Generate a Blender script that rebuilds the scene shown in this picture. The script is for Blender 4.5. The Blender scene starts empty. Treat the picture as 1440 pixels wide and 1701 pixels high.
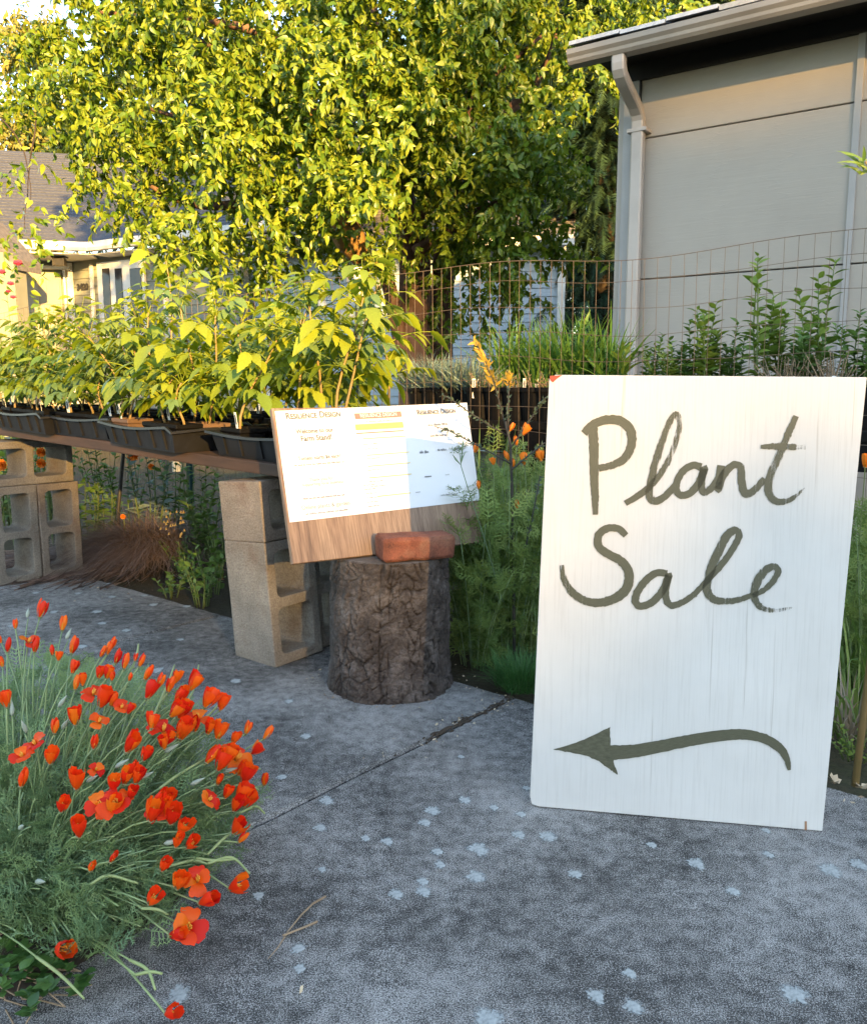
import bpy, bmesh, math, random
import numpy as np
from mathutils import Vector, Matrix, noise as mnoise

random.seed(7)
RNG = np.random.default_rng(11)
R = math.radians
scene = bpy.context.scene
COL = scene.collection

# ------------------------------------------------------------------ camera
FPX, CX, CY = 1387.0, 720.0, 850.5
PITCH, CAMH = R(8.5), 0.88
cam = bpy.data.cameras.new("camera")
cam.sensor_fit = 'HORIZONTAL'; cam.sensor_width = 36.0
cam.lens = 36.0 * FPX / 1440.0
cam.clip_start = 0.02; cam.clip_end = 3000
camo = bpy.data.objects.new("camera", cam); COL.objects.link(camo)
camo.location = (0, 0, CAMH); camo.rotation_euler = (R(90) - PITCH, 0, 0)
scene.camera = camo

# ------------------------------------------------------------------ light
SUN_AZ, SUN_EL = R(22), R(11.0)          # behind the viewer, a little to the right, low
SUNH = Vector((math.sin(SUN_AZ), -math.cos(SUN_AZ), 0))
world = bpy.data.worlds.new("World"); scene.world = world
world.use_nodes = True
wn = world.node_tree.nodes; wl = world.node_tree.links
for n in list(wn): wn.remove(n)
wo = wn.new('ShaderNodeOutputWorld'); wb = wn.new('ShaderNodeBackground')
sky = wn.new('ShaderNodeTexSky'); sky.sky_type = 'NISHITA'; sky.sun_disc = False
sky.sun_elevation = SUN_EL
sky.sun_rotation = math.atan2(SUNH.x, SUNH.y)
sky.altitude = 0; sky.air_density = 1.0; sky.dust_density = 0.6; sky.ozone_density = 1.1
# thin high cloud over the whole dome
wtc = wn.new('ShaderNodeTexCoord'); wmap = wn.new('ShaderNodeMapping')
wmap.inputs['Scale'].default_value = (2.2, 2.2, 6.0)
wno = wn.new('ShaderNodeTexNoise'); wno.inputs['Scale'].default_value = 1.4
wno.inputs['Detail'].default_value = 7; wno.inputs['Roughness'].default_value = 0.58
wrp = wn.new('ShaderNodeValToRGB')
wrp.color_ramp.elements[0].position = 0.46; wrp.color_ramp.elements[1].position = 0.72
wrp.color_ramp.elements[1].color = (0.62, 0.62, 0.62, 1)
wmx = wn.new('ShaderNodeMix'); wmx.data_type = 'RGBA'
wmx.inputs[7].default_value = (2.1, 1.98, 1.92, 1)
wl.new(wtc.outputs['Generated'], wmap.inputs[0]); wl.new(wmap.outputs[0], wno.inputs[0])
wl.new(wno.outputs[0], wrp.inputs[0]); wl.new(wrp.outputs[0], wmx.inputs[0])
wl.new(sky.outputs[0], wmx.inputs[6]); wl.new(wmx.outputs[2], wb.inputs[0])
wb.inputs[1].default_value = 0.15
wl.new(wb.outputs[0], wo.inputs[0])

sun = bpy.data.lights.new("sun", 'SUN'); sun.energy = 4.5; sun.angle = R(1.0)
sun.color = (1.0, 0.58, 0.17)
suno = bpy.data.objects.new("sun", sun); COL.objects.link(suno)
sd = Vector((SUNH.x * math.cos(SUN_EL), SUNH.y * math.cos(SUN_EL), math.sin(SUN_EL)))
suno.rotation_euler = sd.to_track_quat('Z', 'Y').to_euler()

scene.view_settings.view_transform = 'Standard'
scene.view_settings.look = 'None'
scene.view_settings.gamma = 1.0
scene.view_settings.exposure = 2.55
scene.cycles.max_bounces = 4
scene.cycles.transparent_max_bounces = 8

# ------------------------------------------------------------------ where things stand
_cp, _sp = math.cos(PITCH), math.sin(PITCH)
CAMP = Vector((0, 0, CAMH))
def ray(px, py):
    x = (px - CX) / FPX; y = -(py - CY) / FPX
    return Vector((x, y * _sp + _cp, y * _cp - _sp))
def at(px, py, Y):
    d = ray(px, py); return CAMP + d * (Y / d.y)
def gnd(px, py, z=0.0):
    d = ray(px, py); return CAMP + d * ((z - CAMH) / d.z)
L = Vector((-0.77, 0.64, 0)).normalized()      # along the table, the fence and the paving edge
W = Vector((0.64, 0.77, 0)).normalized()       # across them, away from the viewer
Z = Vector((0, 0, 1))

# ------------------------------------------------------------------ objects
def link(o, parent=None):
    COL.objects.link(o)
    if parent is not None: o.parent = parent
    return o
def tag(o, label=None, cat=None, group=None, kind=None):
    if label: o['label'] = label
    if cat: o['category'] = cat
    if group: o['group'] = group
    if kind: o['kind'] = kind
    return o
def empty(name, loc=(0, 0, 0), label=None, cat=None, group=None):
    o = bpy.data.objects.new(name, None); o.empty_display_size = 0.05
    o.location = loc; link(o)
    return tag(o, label, cat, group)
def inst(name, mesh, parent=None, M=None):
    o = bpy.data.objects.new(name, mesh); link(o, parent)
    if M is not None: o.matrix_basis = M
    return o

class MB:
    """collects shapes into one mesh"""
    def __init__(s, org=(0, 0, 0)):
        s.v = []; s.f = []; s.mi = []; s.uv = None; s.org = Vector(org); s.att = []
    def add(s, vs, fs, m=0, a=0.0):
        b = len(s.v)
        s.v += [tuple(Vector(p) - s.org) for p in vs]
        s.att += [a] * len(vs) if not hasattr(a, '__len__') else list(a)
        for f in fs: s.f.append(tuple(i + b for i in f)); s.mi.append(m)
    def box(s, c, ax, ay, az, m=0):
        c = Vector(c); ax = Vector(ax); ay = Vector(ay); az = Vector(az)
        vs = [c + ax * i + ay * j + az * k for k in (-.5, .5) for j in (-.5, .5) for i in (-.5, .5)]
        fs = [(0, 2, 3, 1), (4, 5, 7, 6), (0, 1, 5, 4), (2, 6, 7, 3), (0, 4, 6, 2), (1, 3, 7, 5)]
        if ax.cross(ay).dot(az) < 0: fs = [f[::-1] for f in fs]
        s.add(vs, fs, m)
    def tube(s, pts, rad, n=6, m=0, cap=True, a=0.0):
        pts = [Vector(p) for p in pts]; k = len(pts)
        if not hasattr(rad, '__len__'): rad = [rad] * k
        vs = []; up = None
        for i, p in enumerate(pts):
            d = (pts[min(i + 1, k - 1)] - pts[max(i - 1, 0)])
            d = d.normalized() if d.length > 1e-9 else Vector((0, 0, 1))
            if up is None:
                up = Vector((0, 0, 1)) if abs(d.z) < .9 else Vector((1, 0, 0))
            x = d.cross(up)
            if x.length < 1e-6: x = d.orthogonal()
            x.normalize(); y = x.cross(d).normalized(); up = y
            for j in range(n):
                t = 2 * math.pi * j / n
                vs.append(p + (x * math.cos(t) + y * math.sin(t)) * rad[i])
        fs = []
        for i in range(k - 1):
            for j in range(n):
                j2 = (j + 1) % n
                fs.append((i * n + j, i * n + j2, (i + 1) * n + j2, (i + 1) * n + j))
        if cap: fs += [tuple(range(n))[::-1], tuple(range((k - 1) * n, k * n))]
        s.add(vs, fs, m, a)
    def prism(s, poly, ext, m=0):
        n = len(poly); ext = Vector(ext)
        vs = [Vector(p) for p in poly] + [Vector(p) + ext for p in poly]
        fs = [tuple(range(n))[::-1], tuple(range(n, 2 * n))]
        fs += [(i, (i + 1) % n, (i + 1) % n + n, i + n) for i in range(n)]
        s.add(vs, fs, m)
    def build(s, name, mat, parent=None, smooth=False, bevel=0, seg=2, fixn=False):
        me = bpy.data.meshes.new(name)
        me.from_pydata(s.v, [], s.f)
        mats = mat if isinstance(mat, (list, tuple)) else [mat]
        for q in mats: me.materials.append(q)
        if len(mats) > 1: me.polygons.foreach_set('material_index', s.mi)
        if any(s.att):
            at_ = me.attributes.new('rnd', 'FLOAT', 'POINT'); at_.data.foreach_set('value', s.att)
        if bevel or fixn:
            bm = bmesh.new(); bm.from_mesh(me)
            bmesh.ops.recalc_face_normals(bm, faces=bm.faces)
            if bevel:
                es = [e for e in bm.edges if len(e.link_faces) == 2 and e.calc_face_angle(0) > .5]
                bmesh.ops.bevel(bm, geom=es, offset=bevel, segments=seg, affect='EDGES', profile=.6)
            bm.to_mesh(me); bm.free()
        if smooth: me.polygons.foreach_set('use_smooth', [True] * len(me.polygons))
        me.update()
        o = bpy.data.objects.new(name, me); link(o, parent)
        if s.org.length and parent is None: o.location = s.org
        return o

# ------------------------------------------------------------------ many small faces in one mesh
def np_mesh(name, V, F, mat, rnd=None, smooth=False):
    """V (n,3); F list of (m,k) index arrays"""
    me = bpy.data.meshes.new(name)
    nl = sum(f.size for f in F); npoly = sum(len(f) for f in F)
    me.vertices.add(len(V)); me.vertices.foreach_set('co', np.asarray(V, np.float32).ravel())
    me.loops.add(nl); me.polygons.add(npoly)
    me.loops.foreach_set('vertex_index', np.concatenate([f.ravel() for f in F]).astype(np.int32))
    tot = np.concatenate([np.full(len(f), f.shape[1]) for f in F])
    st = np.concatenate([[0], np.cumsum(tot)[:-1]])
    me.polygons.foreach_set('loop_start', st.astype(np.int32))
    me.polygons.foreach_set('loop_total', tot.astype(np.int32))
    if smooth: me.polygons.foreach_set('use_smooth', np.ones(npoly, bool))
    if rnd is not None:
        a = me.attributes.new('rnd', 'FLOAT', 'POINT'); a.data.foreach_set('value', np.asarray(rnd, np.float32))
    for q in (mat if isinstance(mat, (list, tuple)) else [mat]): me.materials.append(q)
    me.update(calc_edges=True)
    return me
def tmpl(vs, fs):
    """template: verts and faces grouped by size"""
    V = np.array(vs, float); g = {}
    for f in fs: g.setdefault(len(f), []).append(f)
    return V, [np.array(x) for x in g.values()]
def frames(P, D, N, S):
    """local +Y along D, +Z near N, scale S (n,) or (n,3)"""
    D = D / np.linalg.norm(D, axis=1, keepdims=True)
    X = np.cross(D, N); X /= np.maximum(np.linalg.norm(X, axis=1, keepdims=True), 1e-9)
    N2 = np.cross(X, D)
    S = np.asarray(S, float)
    if S.ndim == 1: S = np.repeat(S[:, None], 3, 1)
    M = np.stack([X * S[:, :1], D * S[:, 1:2], N2 * S[:, 2:3]], axis=2)
    return P, M
def scatter(T, P, M):
    V, F = T; n = len(P)
    VV = np.einsum('nij,kj->nki', M, V) + P[:, None, :]
    off = (np.arange(n) * len(V))
    FF = [(f[None] + off[:, None, None]).reshape(-1, f.shape[1]) for f in F]
    return VV.reshape(-1, 3), FF
def scatter_mesh(name, T, P, M, mat, rnd=None, smooth=True):
    V, F = scatter(T, P, M)
    if rnd is None: rnd = RNG.random(len(P))
    return np_mesh(name, V, F, mat, np.repeat(rnd, len(T[0])), smooth)
def join_np(parts):
    """parts: list of (V, F, rnd) -> one"""
    Vs = []; Fs = {}; rs = []; b = 0
    for V, F, r in parts:
        Vs.append(V); rs.append(r)
        for f in F: Fs.setdefault(f.shape[1], []).append(f + b)
        b += len(V)
    return np.concatenate(Vs), [np.concatenate(x) for x in Fs.values()], np.concatenate(rs)
def unit(n):
    v = RNG.normal(size=(n, 3)); return v / np.linalg.norm(v, axis=1, keepdims=True)
def blades(base, direc, length, width, droop, seg=5, face=None, taper=1.0):
    """curved strips: base (n,3), direc (n,3) start direction, droop bends down"""
    n = len(base); d = direc / np.linalg.norm(direc, axis=1, keepdims=True)
    t = np.linspace(0, 1, seg + 1)
    h = d.copy(); h[:, 2] = 0
    hn = np.linalg.norm(h, axis=1, keepdims=True); h = np.where(hn > 1e-4, h / np.maximum(hn, 1e-4), np.array([[1., 0, 0]]))
    side = np.cross(d, np.array([[0, 0, 1.]])); sn = np.linalg.norm(side, axis=1, keepdims=True)
    rs = unit(n); side = np.where(sn > 1e-3, side / np.maximum(sn, 1e-3), rs)
    if face is not None:
        side = side * (1 - face) + rs * face
        side -= d * (side * d).sum(1, keepdims=True)
        side /= np.linalg.norm(side, axis=1, keepdims=True)
    pts = base[:, None] + d[:, None] * (t[None, :, None] * length[:, None, None])
    bend = (droop * length)[:, None] * t[None] ** 2
    pts = pts + h[:, None] * (bend * .55)[..., None]
    pts[..., 2] -= bend
    w = width[:, None] * (1 - t[None] ** 2 * taper) * .5
    w = np.maximum(w, width[:, None] * .04)
    A = pts - side[:, None] * w[..., None]; B = pts + side[:, None] * w[..., None]
    V = np.stack([A, B], 2).reshape(-1, 3)
    k = 2 * (seg + 1)
    f = np.array([[2 * i, 2 * i + 1, 2 * i + 3, 2 * i + 2] for i in range(seg)])
    F = (f[None] + (np.arange(n) * k)[:, None, None]).reshape(-1, 4)
    r = np.repeat(RNG.random(n), k)
    return V, [F], r, pts

# ------------------------------------------------------------------ materials
MATS = {}
def nmat(name):
    m = bpy.data.materials.new(name); m.use_nodes = True
    nt = m.node_tree
    for n in list(nt.nodes): nt.nodes.remove(n)
    out = nt.nodes.new('ShaderNodeOutputMaterial'); p = nt.nodes.new('ShaderNodeBsdfPrincipled')
    nt.links.new(p.outputs[0], out.inputs[0])
    MATS[name] = m
    return m, nt, p, out
def ramp(nt, fac, stops):
    r = nt.nodes.new('ShaderNodeValToRGB'); e = r.color_ramp.elements
    while len(e) < len(stops): e.new(0.5)
    for i, (q, c) in enumerate(stops):
        e[i].position = q; e[i].color = tuple(c) + (1,) if len(c) == 3 else c
    nt.links.new(fac, r.inputs[0]); return r.outputs[0]
def tex(nt, kind, scale, detail=4, rough=.55, vec=None, coord='Object', stretch=None, dist=0):
    n = nt.nodes.new({'noise': 'ShaderNodeTexNoise', 'voro': 'ShaderNodeTexVoronoi', 'wave': 'ShaderNodeTexWave'}[kind])
    n.inputs['Scale'].default_value = scale
    if kind != 'voro':
        n.inputs['Detail'].default_value = detail; n.inputs['Distortion'].default_value = dist
    if kind == 'noise': n.inputs['Roughness'].default_value = rough
    if vec is None:
        tc = nt.nodes.new('ShaderNodeTexCoord'); vec = tc.outputs[coord]
    if stretch is not None:
        mp = nt.nodes.new('ShaderNodeMapping'); mp.inputs['Scale'].default_value = stretch
        nt.links.new(vec, mp.inputs[0]); vec = mp.outputs[0]
    nt.links.new(vec, n.inputs['Vector'])
    return n
def mix(nt, fac, a, b, blend='MIX'):
    n = nt.nodes.new('ShaderNodeMix'); n.data_type = 'RGBA'; n.blend_type = blend
    def put(s, v):
        if hasattr(v, 'is_output'): nt.links.new(v, s)
        elif hasattr(v, '__len__'): s.default_value = tuple(v) + (1,) if len(v) == 3 else v
        else: s.default_value = v
    put(n.inputs[0], fac); put(n.inputs[6], a); put(n.inputs[7], b)
    return n.outputs[2]
def bump(nt, p, h, strength=.3, dist=.01, prev=None):
    b = nt.nodes.new('ShaderNodeBump'); b.inputs['Strength'].default_value = strength
    b.inputs['Distance'].default_value = dist
    nt.links.new(h, b.inputs['Height'])
    if prev is not None: nt.links.new(prev, b.inputs['Normal'])
    nt.links.new(b.outputs[0], p.inputs['Normal']); return b.outputs[0]
def mat(name, c1, c2=None, scale=8, rough=.6, bmp=0, bscale=60, spec=.4, stretch=None, metal=0, detail=5):
    m, nt, p, o = nmat(name)
    if c2 is None: c2 = c1
    n = tex(nt, 'noise', scale, detail, .6, stretch=stretch)
    nt.links.new(ramp(nt, n.outputs[0], [(.3, c1), (.7, c2)]), p.inputs['Base Color'])
    p.inputs['Roughness'].default_value = rough; p.inputs['Specular IOR Level'].default_value = spec
    p.inputs['Metallic'].default_value = metal
    if bmp:
        b = tex(nt, 'noise', bscale, 4, .6, stretch=stretch)
        bump(nt, p, b.outputs[0], bmp, .004)
    return m
def leafmat(name, cols, rough=.42, trans=.3, obj=False, spec=.4, tcol=None, vein=0.0):
    """cols: list of colours from young to old, picked per leaf"""
    m, nt, p, o = nmat(name)
    if obj:
        q = nt.nodes.new('ShaderNodeObjectInfo').outputs['Random']
    else:
        a = nt.nodes.new('ShaderNodeAttribute'); a.attribute_name = 'rnd'; q = a.outputs['Fac']
    st = [(i / max(1, len(cols) - 1), c) for i, c in enumerate(cols)]
    c = ramp(nt, q, st)
    n = tex(nt, 'noise', 45, 3)
    c = mix(nt, .35, c, ramp(nt, n.outputs[0], [(.3, (.45, .45, .45)), (.7, (1, 1, 1))]), 'MULTIPLY')
    nt.links.new(c, p.inputs['Base Color'])
    p.inputs['Roughness'].default_value = rough; p.inputs['Specular IOR Level'].default_value = spec
    if trans:
        t = nt.nodes.new('ShaderNodeBsdfTranslucent')
        tc = mix(nt, 1.0, c, tcol or (1.0, 1.0, .55), 'MULTIPLY')
        nt.links.new(tc, t.inputs[0])
        ms = nt.nodes.new('ShaderNodeMixShader'); ms.inputs[0].default_value = trans
        nt.links.new(p.outputs[0], ms.inputs[1]); nt.links.new(t.outputs[0], ms.inputs[2])
        nt.links.new(ms.outputs[0], o.inputs[0])
    return m
# ================================================================== SETTING
# ---- ground
m_soil = mat('soil', (.030, .022, .015), (.075, .055, .038), 9, .95, .8, 40)
def earth():
    m, nt, p, o = nmat('earth')
    n = tex(nt, 'noise', 1.3, 8, .65); n2 = tex(nt, 'noise', 60, 4, .7)
    c = ramp(nt, n.outputs[0], [(.35, (.035, .026, .016)), (.55, (.05, .045, .02)), (.7, (.03, .05, .014))])
    c = mix(nt, .6, c, ramp(nt, n2.outputs[0], [(.3, (.3, .3, .3)), (.7, (1.2, 1.2, 1.2))]), 'MULTIPLY')
    nt.links.new(c, p.inputs['Base Color']); p.inputs['Roughness'].default_value = .95
    bump(nt, p, n2.outputs[0], .8, .02)
    return m
m_earth = earth()
g = MB(); s = 700
g.add([(-s, -s, -.03), (s, -s, -.03), (s, s, -.03), (-s, s, -.03)], [(0, 1, 2, 3)])
tag(g.build('ground', m_earth), kind='structure')

# ---- concrete paving
def concrete():
    m, nt, p, o = nmat('weathered_concrete')
    big = tex(nt, 'noise', 1.7, 5, .6); mid = tex(nt, 'noise', 34, 5, .65)
    fine = tex(nt, 'noise', 400, 3, .8); grit = tex(nt, 'noise', 800, 1, .7)
    base = ramp(nt, mid.outputs[0], [(.3, (.044, .043, .041)), (.7, (.08, .078, .073))])
    st_ = tex(nt, 'noise', 3.2, 6, .65); base = mix(nt, .7, base, ramp(nt, st_.outputs[0], [(.35, (.75, .74, .73)), (.65, (1.15, 1.14, 1.12))]), 'MULTIPLY')
    # pale cement worn through the dark film: fleck threshold drifts with the large noise
    add = nt.nodes.new('ShaderNodeMath'); add.operation = 'MULTIPLY_ADD'
    nt.links.new(big.outputs[0], add.inputs[0]); add.inputs[1].default_value = .48; 
    nt.links.new(fine.outputs[0], add.inputs[2])
    a2 = nt.nodes.new('ShaderNodeMath'); a2.operation = 'MULTIPLY_ADD'
    nt.links.new(mid.outputs[0], a2.inputs[0]); a2.inputs[1].default_value = .28
    nt.links.new(add.outputs[0], a2.inputs[2])
    hf = nt.nodes.new('ShaderNodeMath'); hf.operation = 'MULTIPLY'; hf.inputs[1].default_value = .5; nt.links.new(a2.outputs[0], hf.inputs[0])
    fl = ramp(nt, hf.outputs[0], [(.418, (0, 0, 0)), (.492, (1, 1, 1))])
    c = mix(nt, fl, base, (.43, .42, .40))
    g2 = ramp(nt, grit.outputs[0], [(.36, (.42, .42, .42)), (.60, (1.2, 1.2, 1.2))])
    c = mix(nt, .8, c, g2, 'MULTIPLY')
    nt.links.new(c, p.inputs['Base Color']); p.inputs['Roughness'].default_value = .9
    p.inputs['Specular IOR Level'].default_value = .25
    b1 = bump(nt, p, fine.outputs[0], .5, .003)
    bump(nt, p, grit.outputs[0], .35, .0015, b1)
    return m
m_conc = concrete()
def lichenmat():
    m, nt, p, o = nmat('lichen')
    n = tex(nt, 'noise', 170, 4, .7); f = tex(nt, 'noise', 420, 3, .7)
    nt.links.new(ramp(nt, n.outputs[0], [(.3, (.24, .26, .255)), (.7, (.44, .47, .46))]), p.inputs['Base Color']); p.inputs['Roughness'].default_value = .95
    a = nt.nodes.new('ShaderNodeAttribute'); a.attribute_name = 'rnd'      # 0 at the heart, 1 at the rim, where it breaks up
    ad = nt.nodes.new('ShaderNodeMath'); ad.operation = 'MULTIPLY_ADD'; nt.links.new(n.outputs[0], ad.inputs[0]); ad.inputs[1].default_value = -1.1; nt.links.new(a.outputs['Fac'], ad.inputs[2])
    sb = nt.nodes.new('ShaderNodeMath'); sb.operation = 'MULTIPLY_ADD'; nt.links.new(f.outputs[0], sb.inputs[0]); sb.inputs[1].default_value = -.9; nt.links.new(ad.outputs[0], sb.inputs[2])
    sh = nt.nodes.new('ShaderNodeMath'); sh.operation = 'ADD'; sh.inputs[1].default_value = .75; nt.links.new(sb.outputs[0], sh.inputs[0])
    al = ramp(nt, sh.outputs[0], [(.30, (.92, .92, .92)), (.70, (0, 0, 0))])
    tr = nt.nodes.new('ShaderNodeBsdfTransparent'); ms = nt.nodes.new('ShaderNodeMixShader')
    nt.links.new(al, ms.inputs[0]); nt.links.new(tr.outputs[0], ms.inputs[1]); nt.links.new(p.outputs[0], ms.inputs[2]); nt.links.new(ms.outputs[0], o.inputs[0])
    return m
m_lich = lichenmat()
EDGE = Vector((.27, 2.26, 0)); JOINT = Vector((.226, 2.29, 0))
t0 = (JOINT - EDGE).dot(L)
pav = empty('pavement'); tag(pav, kind='structure')
def slab(ta, tb, sa, sb):
    # ta..tb along L, sa..sb back from the paving edge towards the viewer; the rim is a little ragged
    bm = bmesh.new()
    def ring(z, inset):
        pts = []
        cs = [(ta + inset, -sa - inset), (tb - inset, -sa - inset), (tb - inset, -sb + inset), (ta + inset, -sb + inset)]
        for i in range(4):
            a = Vector(cs[i]); b = Vector(cs[(i + 1) % 4]); nseg = max(2, int((b - a).length / .035))
            for k in range(nseg):
                q = a.lerp(b, k / nseg)
                j = mnoise.noise(Vector((q.x * 9, q.y * 9, 3.1))) * .004
                P = EDGE + L * (q.x + j) + W * (q.y + j)
                pts.append(bm.verts.new((P.x, P.y, z + (mnoise.noise(Vector((q.x * 14, q.y * 14, 0))) * .0012 if inset else 0))))
        return pts
    top = ring(0, .009); mid = ring(-.006, 0); bot = ring(-.12, 0)
    n = len(mid)
    bm.faces.new(top)
    for A, B in ((top, mid), (mid, bot)):
        k = min(len(A), len(B))
        for i in range(k):
            bm.faces.new((A[i], B[i], B[(i + 1) % k], A[(i + 1) % k]))
    bmesh.ops.recalc_face_normals(bm, faces=bm.faces)
    me = bpy.data.meshes.new('slab'); bm.to_mesh(me); bm.free(); me.materials.append(m_conc)
    return inst('slab', me, pav)
SL = 1.37
for i in range(-2, 4):
    slab(t0 + SL * i + .003, t0 + SL * (i + 1) - .003, 0, 3.9)
# soil and crumbs lying in the joint
g = MB()
for k in range(70):
    q = abs(random.gauss(.2, .12))
    P = JOINT - W * (q + .0) + L * random.gauss(0, .007)
    r = random.uniform(.002, .006) * (1.5 if q < .34 else 1)
    vs = []; nn = 7
    for j in range(nn):
        t = 2 * math.pi * j / nn; rr = r * random.uniform(.6, 1.3)
        vs.append(P + L * math.cos(t) * rr * .8 + W * math.sin(t) * rr * 1.8 + Z * .0008)
    vs.append(P + Z * random.uniform(.003, .006))
    g.add(vs, [(j, (j + 1) % nn, nn) for j in range(nn)])
o = g.build('joint_debris', m_soil, pav); tag(o, kind='stuff')
# lichen rosettes, each where it grows
LICH = [(543, 1331, 14), (531, 1376, 13), (607, 1394, 11), (643, 1399, 13), (718, 1348, 15), (706, 1368, 12), (772, 1331, 14),
        (820, 1343, 9), (865, 1354, 10), (794, 1412, 17), (726, 1416, 11), (731, 1438, 12), (702, 1466, 11), (704, 1483, 15),
        (658, 1487, 13), (535, 1446, 9), (862, 1388, 13), (910, 1391, 17), (789, 1457, 16), (495, 1578, 14), (497, 1611, 11),
        (812, 1696, 20), (508, 1224, 12), (468, 1292, 11), (392, 1132, 11), (480, 1166, 9), (429, 1489, 12), (297, 1655, 19),
        (1157, 1436, 17), (956, 1454, 12), (1217, 1482, 13), (1082, 1405, 11), (1276, 1421, 10), (1380, 1447, 17), (1427, 1438, 15),
        (1322, 1655, 21), (990, 1656, 17), (1050, 1673, 17), (1046, 1619, 11), (1272, 1381, 9), (873, 1310, 8), (765, 1258, 7),
        (262, 1114, 13), (170, 1036, 10), (135, 1075, 13), (210, 1048, 10), (255, 1005, 10), (90, 1017, 10), (60, 985, 9), (160, 1017, 9),
        (186, 992, 8), (240, 990, 7), (310, 1008, 8), (130, 986, 9), (178, 970, 8), (300, 1063, 8), (20, 1040, 10), (470, 1050, 6), (365, 1175, 9)]
for (px, py, r) in LICH:
    c = gnd(px, py); rr = r / FPX * (c - CAMP).length * random.uniform(.9, 1.12)
    vs = [Vector((0, 0, .0014))]; nn = 36; ph = random.random() * 9; lob = random.choice((.10, .16, .28))
    for j in range(nn):
        t = 2 * math.pi * j / nn
        k = 1 + lob * mnoise.noise(Vector((math.cos(t) * 1.6 + ph, math.sin(t) * 1.6, ph))) * 1.8 + random.uniform(-.025, .025)
        vs.append(Vector((math.cos(t) * rr * k, math.sin(t) * rr * k * 1.1, .0012)))
    g = MB(); g.add(vs, [(0, j + 1, (j + 1) % nn + 1) for j in range(nn)], 0, [.001] + [1.0] * nn)
    o = g.build('lichen_patch', m_lich, pav); o.location = (c.x, c.y, 0)

# ---- added sun blocker, unseen behind the viewer, top shaped for the shade
m_blocker = mat('blocker_green', (.02, .04, .012), (.05, .08, .02), 3, .9, .8, 8)
PERP = Vector((math.cos(SUN_AZ), math.sin(SUN_AZ), 0))
HPROF = [(-60, 2.6), (-12, 2.4), (-6, 1.9), (-2.5, 1.8), (-.6, 1.8), (-.2, 1.8), (.05, 1.75), (.2, 1.6), (.35, 1.25), (.5, 1.06), (.65, .98), (.73, 1.06), (.82, 1.66), (.92, 1.95), (1.1, 1.88), (1.25, 1.66), (1.4, 1.5), (1.6, 1.35),
         (1.8, 1.5), (2.1, 2.4), (2.22, 3.4), (2.36, 5.6), (2.96, 5.7), (3.14, 3.7), (3.6, 3.4), (4.5, 3.5), (8, 4.0), (60, 4.2)]
HD = 60.0
def hprof(u):
    return float(np.interp(u, [a for a, b in HPROF], [b for a, b in HPROF]))
us = np.concatenate([np.linspace(-60, -6, 60), np.linspace(-5.8, 9, 260), np.linspace(9.3, 60, 60)])
g = MB(); vs = []; fs = []
for i, u in enumerate(us):
    top = hprof(u) + HD * math.tan(SUN_EL) + random.uniform(-.06, .06)
    for (dv, z) in ((0, -.03), (0, top * .5), (0, top - .25), (.5, top), (2.2, top - .2), (2.4, top * .5), (2.4, -.03)):
        P = PERP * u + SUNH * (HD + dv + random.uniform(-.1, .1)); vs.append((P.x, P.y, z))
for i in range(len(us) - 1):
    for k in range(6): fs.append((i * 7 + k, i * 7 + k + 1, i * 7 + k + 8, i * 7 + k + 7))
fs += [tuple(range(7))[::-1], tuple(range(len(vs) - 7, len(vs)))]
g.add(vs, fs)
tag(g.build('sun_blocker', m_blocker), 'long green sun blocker added unseen behind the viewer', 'hedge')

# ---- grey shed on the right
def shedpaint():
    m, nt, p, o = nmat('grey_panel_paint')
    n = tex(nt, 'noise', 1.1, 5, .6); g2 = tex(nt, 'noise', 4, 7, .62, stretch=(1, 1, 14), dist=.8)
    c = ramp(nt, n.outputs[0], [(.3, (.32, .288, .248)), (.7, (.39, .352, .305))])
    nt.links.new(c, p.inputs['Base Color']); p.inputs['Roughness'].default_value = .7
    # pressed wood-grain relief
    w = tex(nt, 'wave', 2.2, 4, vec=None, stretch=(.25, .25, 9), dist=3)
    r = ramp(nt, w.outputs[0], [(.44, (0, 0, 0)), (.5, (1, 1, 1)), (.56, (0, 0, 0))])
    b1 = bump(nt, p, r, .12, .004)
    bump(nt, p, g2.outputs[0], .3, .005, b1)
    return m
m_panel = shedpaint()
m_trim = mat('grey_trim_paint', (.30, .29, .28), (.37, .355, .34), 3, .6)
m_frieze = mat('dark_brown_paint', (.012, .011, .011), (.02, .018, .016), 4, .6)
m_gutter = mat('gutter_enamel', (.24, .21, .18), (.31, .275, .235), 3, .35, .1, 30, .5)
m_spout = mat('downspout_enamel', (.38, .33, .29), (.46, .41, .37), 3, .4)
m_tab = mat('pale_shingle', (.42, .42, .43), (.58, .58, .58), 40, .85, .4, 150)
SC = at(1033, 330, 5.15); SC.z = 0
SR = Vector((.823, -.568, 0)).normalized()           # along the wall towards the viewer
SN = Vector((-.565, -.825, 0)).normalized()          # out of the wall
shed = empty('shed', SC, 'grey panelled shed with gutter and downspout at right', 'shed')
def sp(r, n, z): return SR * r + SN * n + Z * z
g = MB(); g.box(sp(3.4, -1.5, 1.33), SR * 6.7, SN * 2.94, Z * 2.66); g.build('wall_core', m_frieze, shed)
cols = [(.10, 1.235), (1.242, 2.455), (2.462, 3.675), (3.682, 4.9), (4.907, 6.1)]
rows = [(.05, .715), (.722, 1.505), (1.512, 2.295), (2.302, 2.62)]
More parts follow.
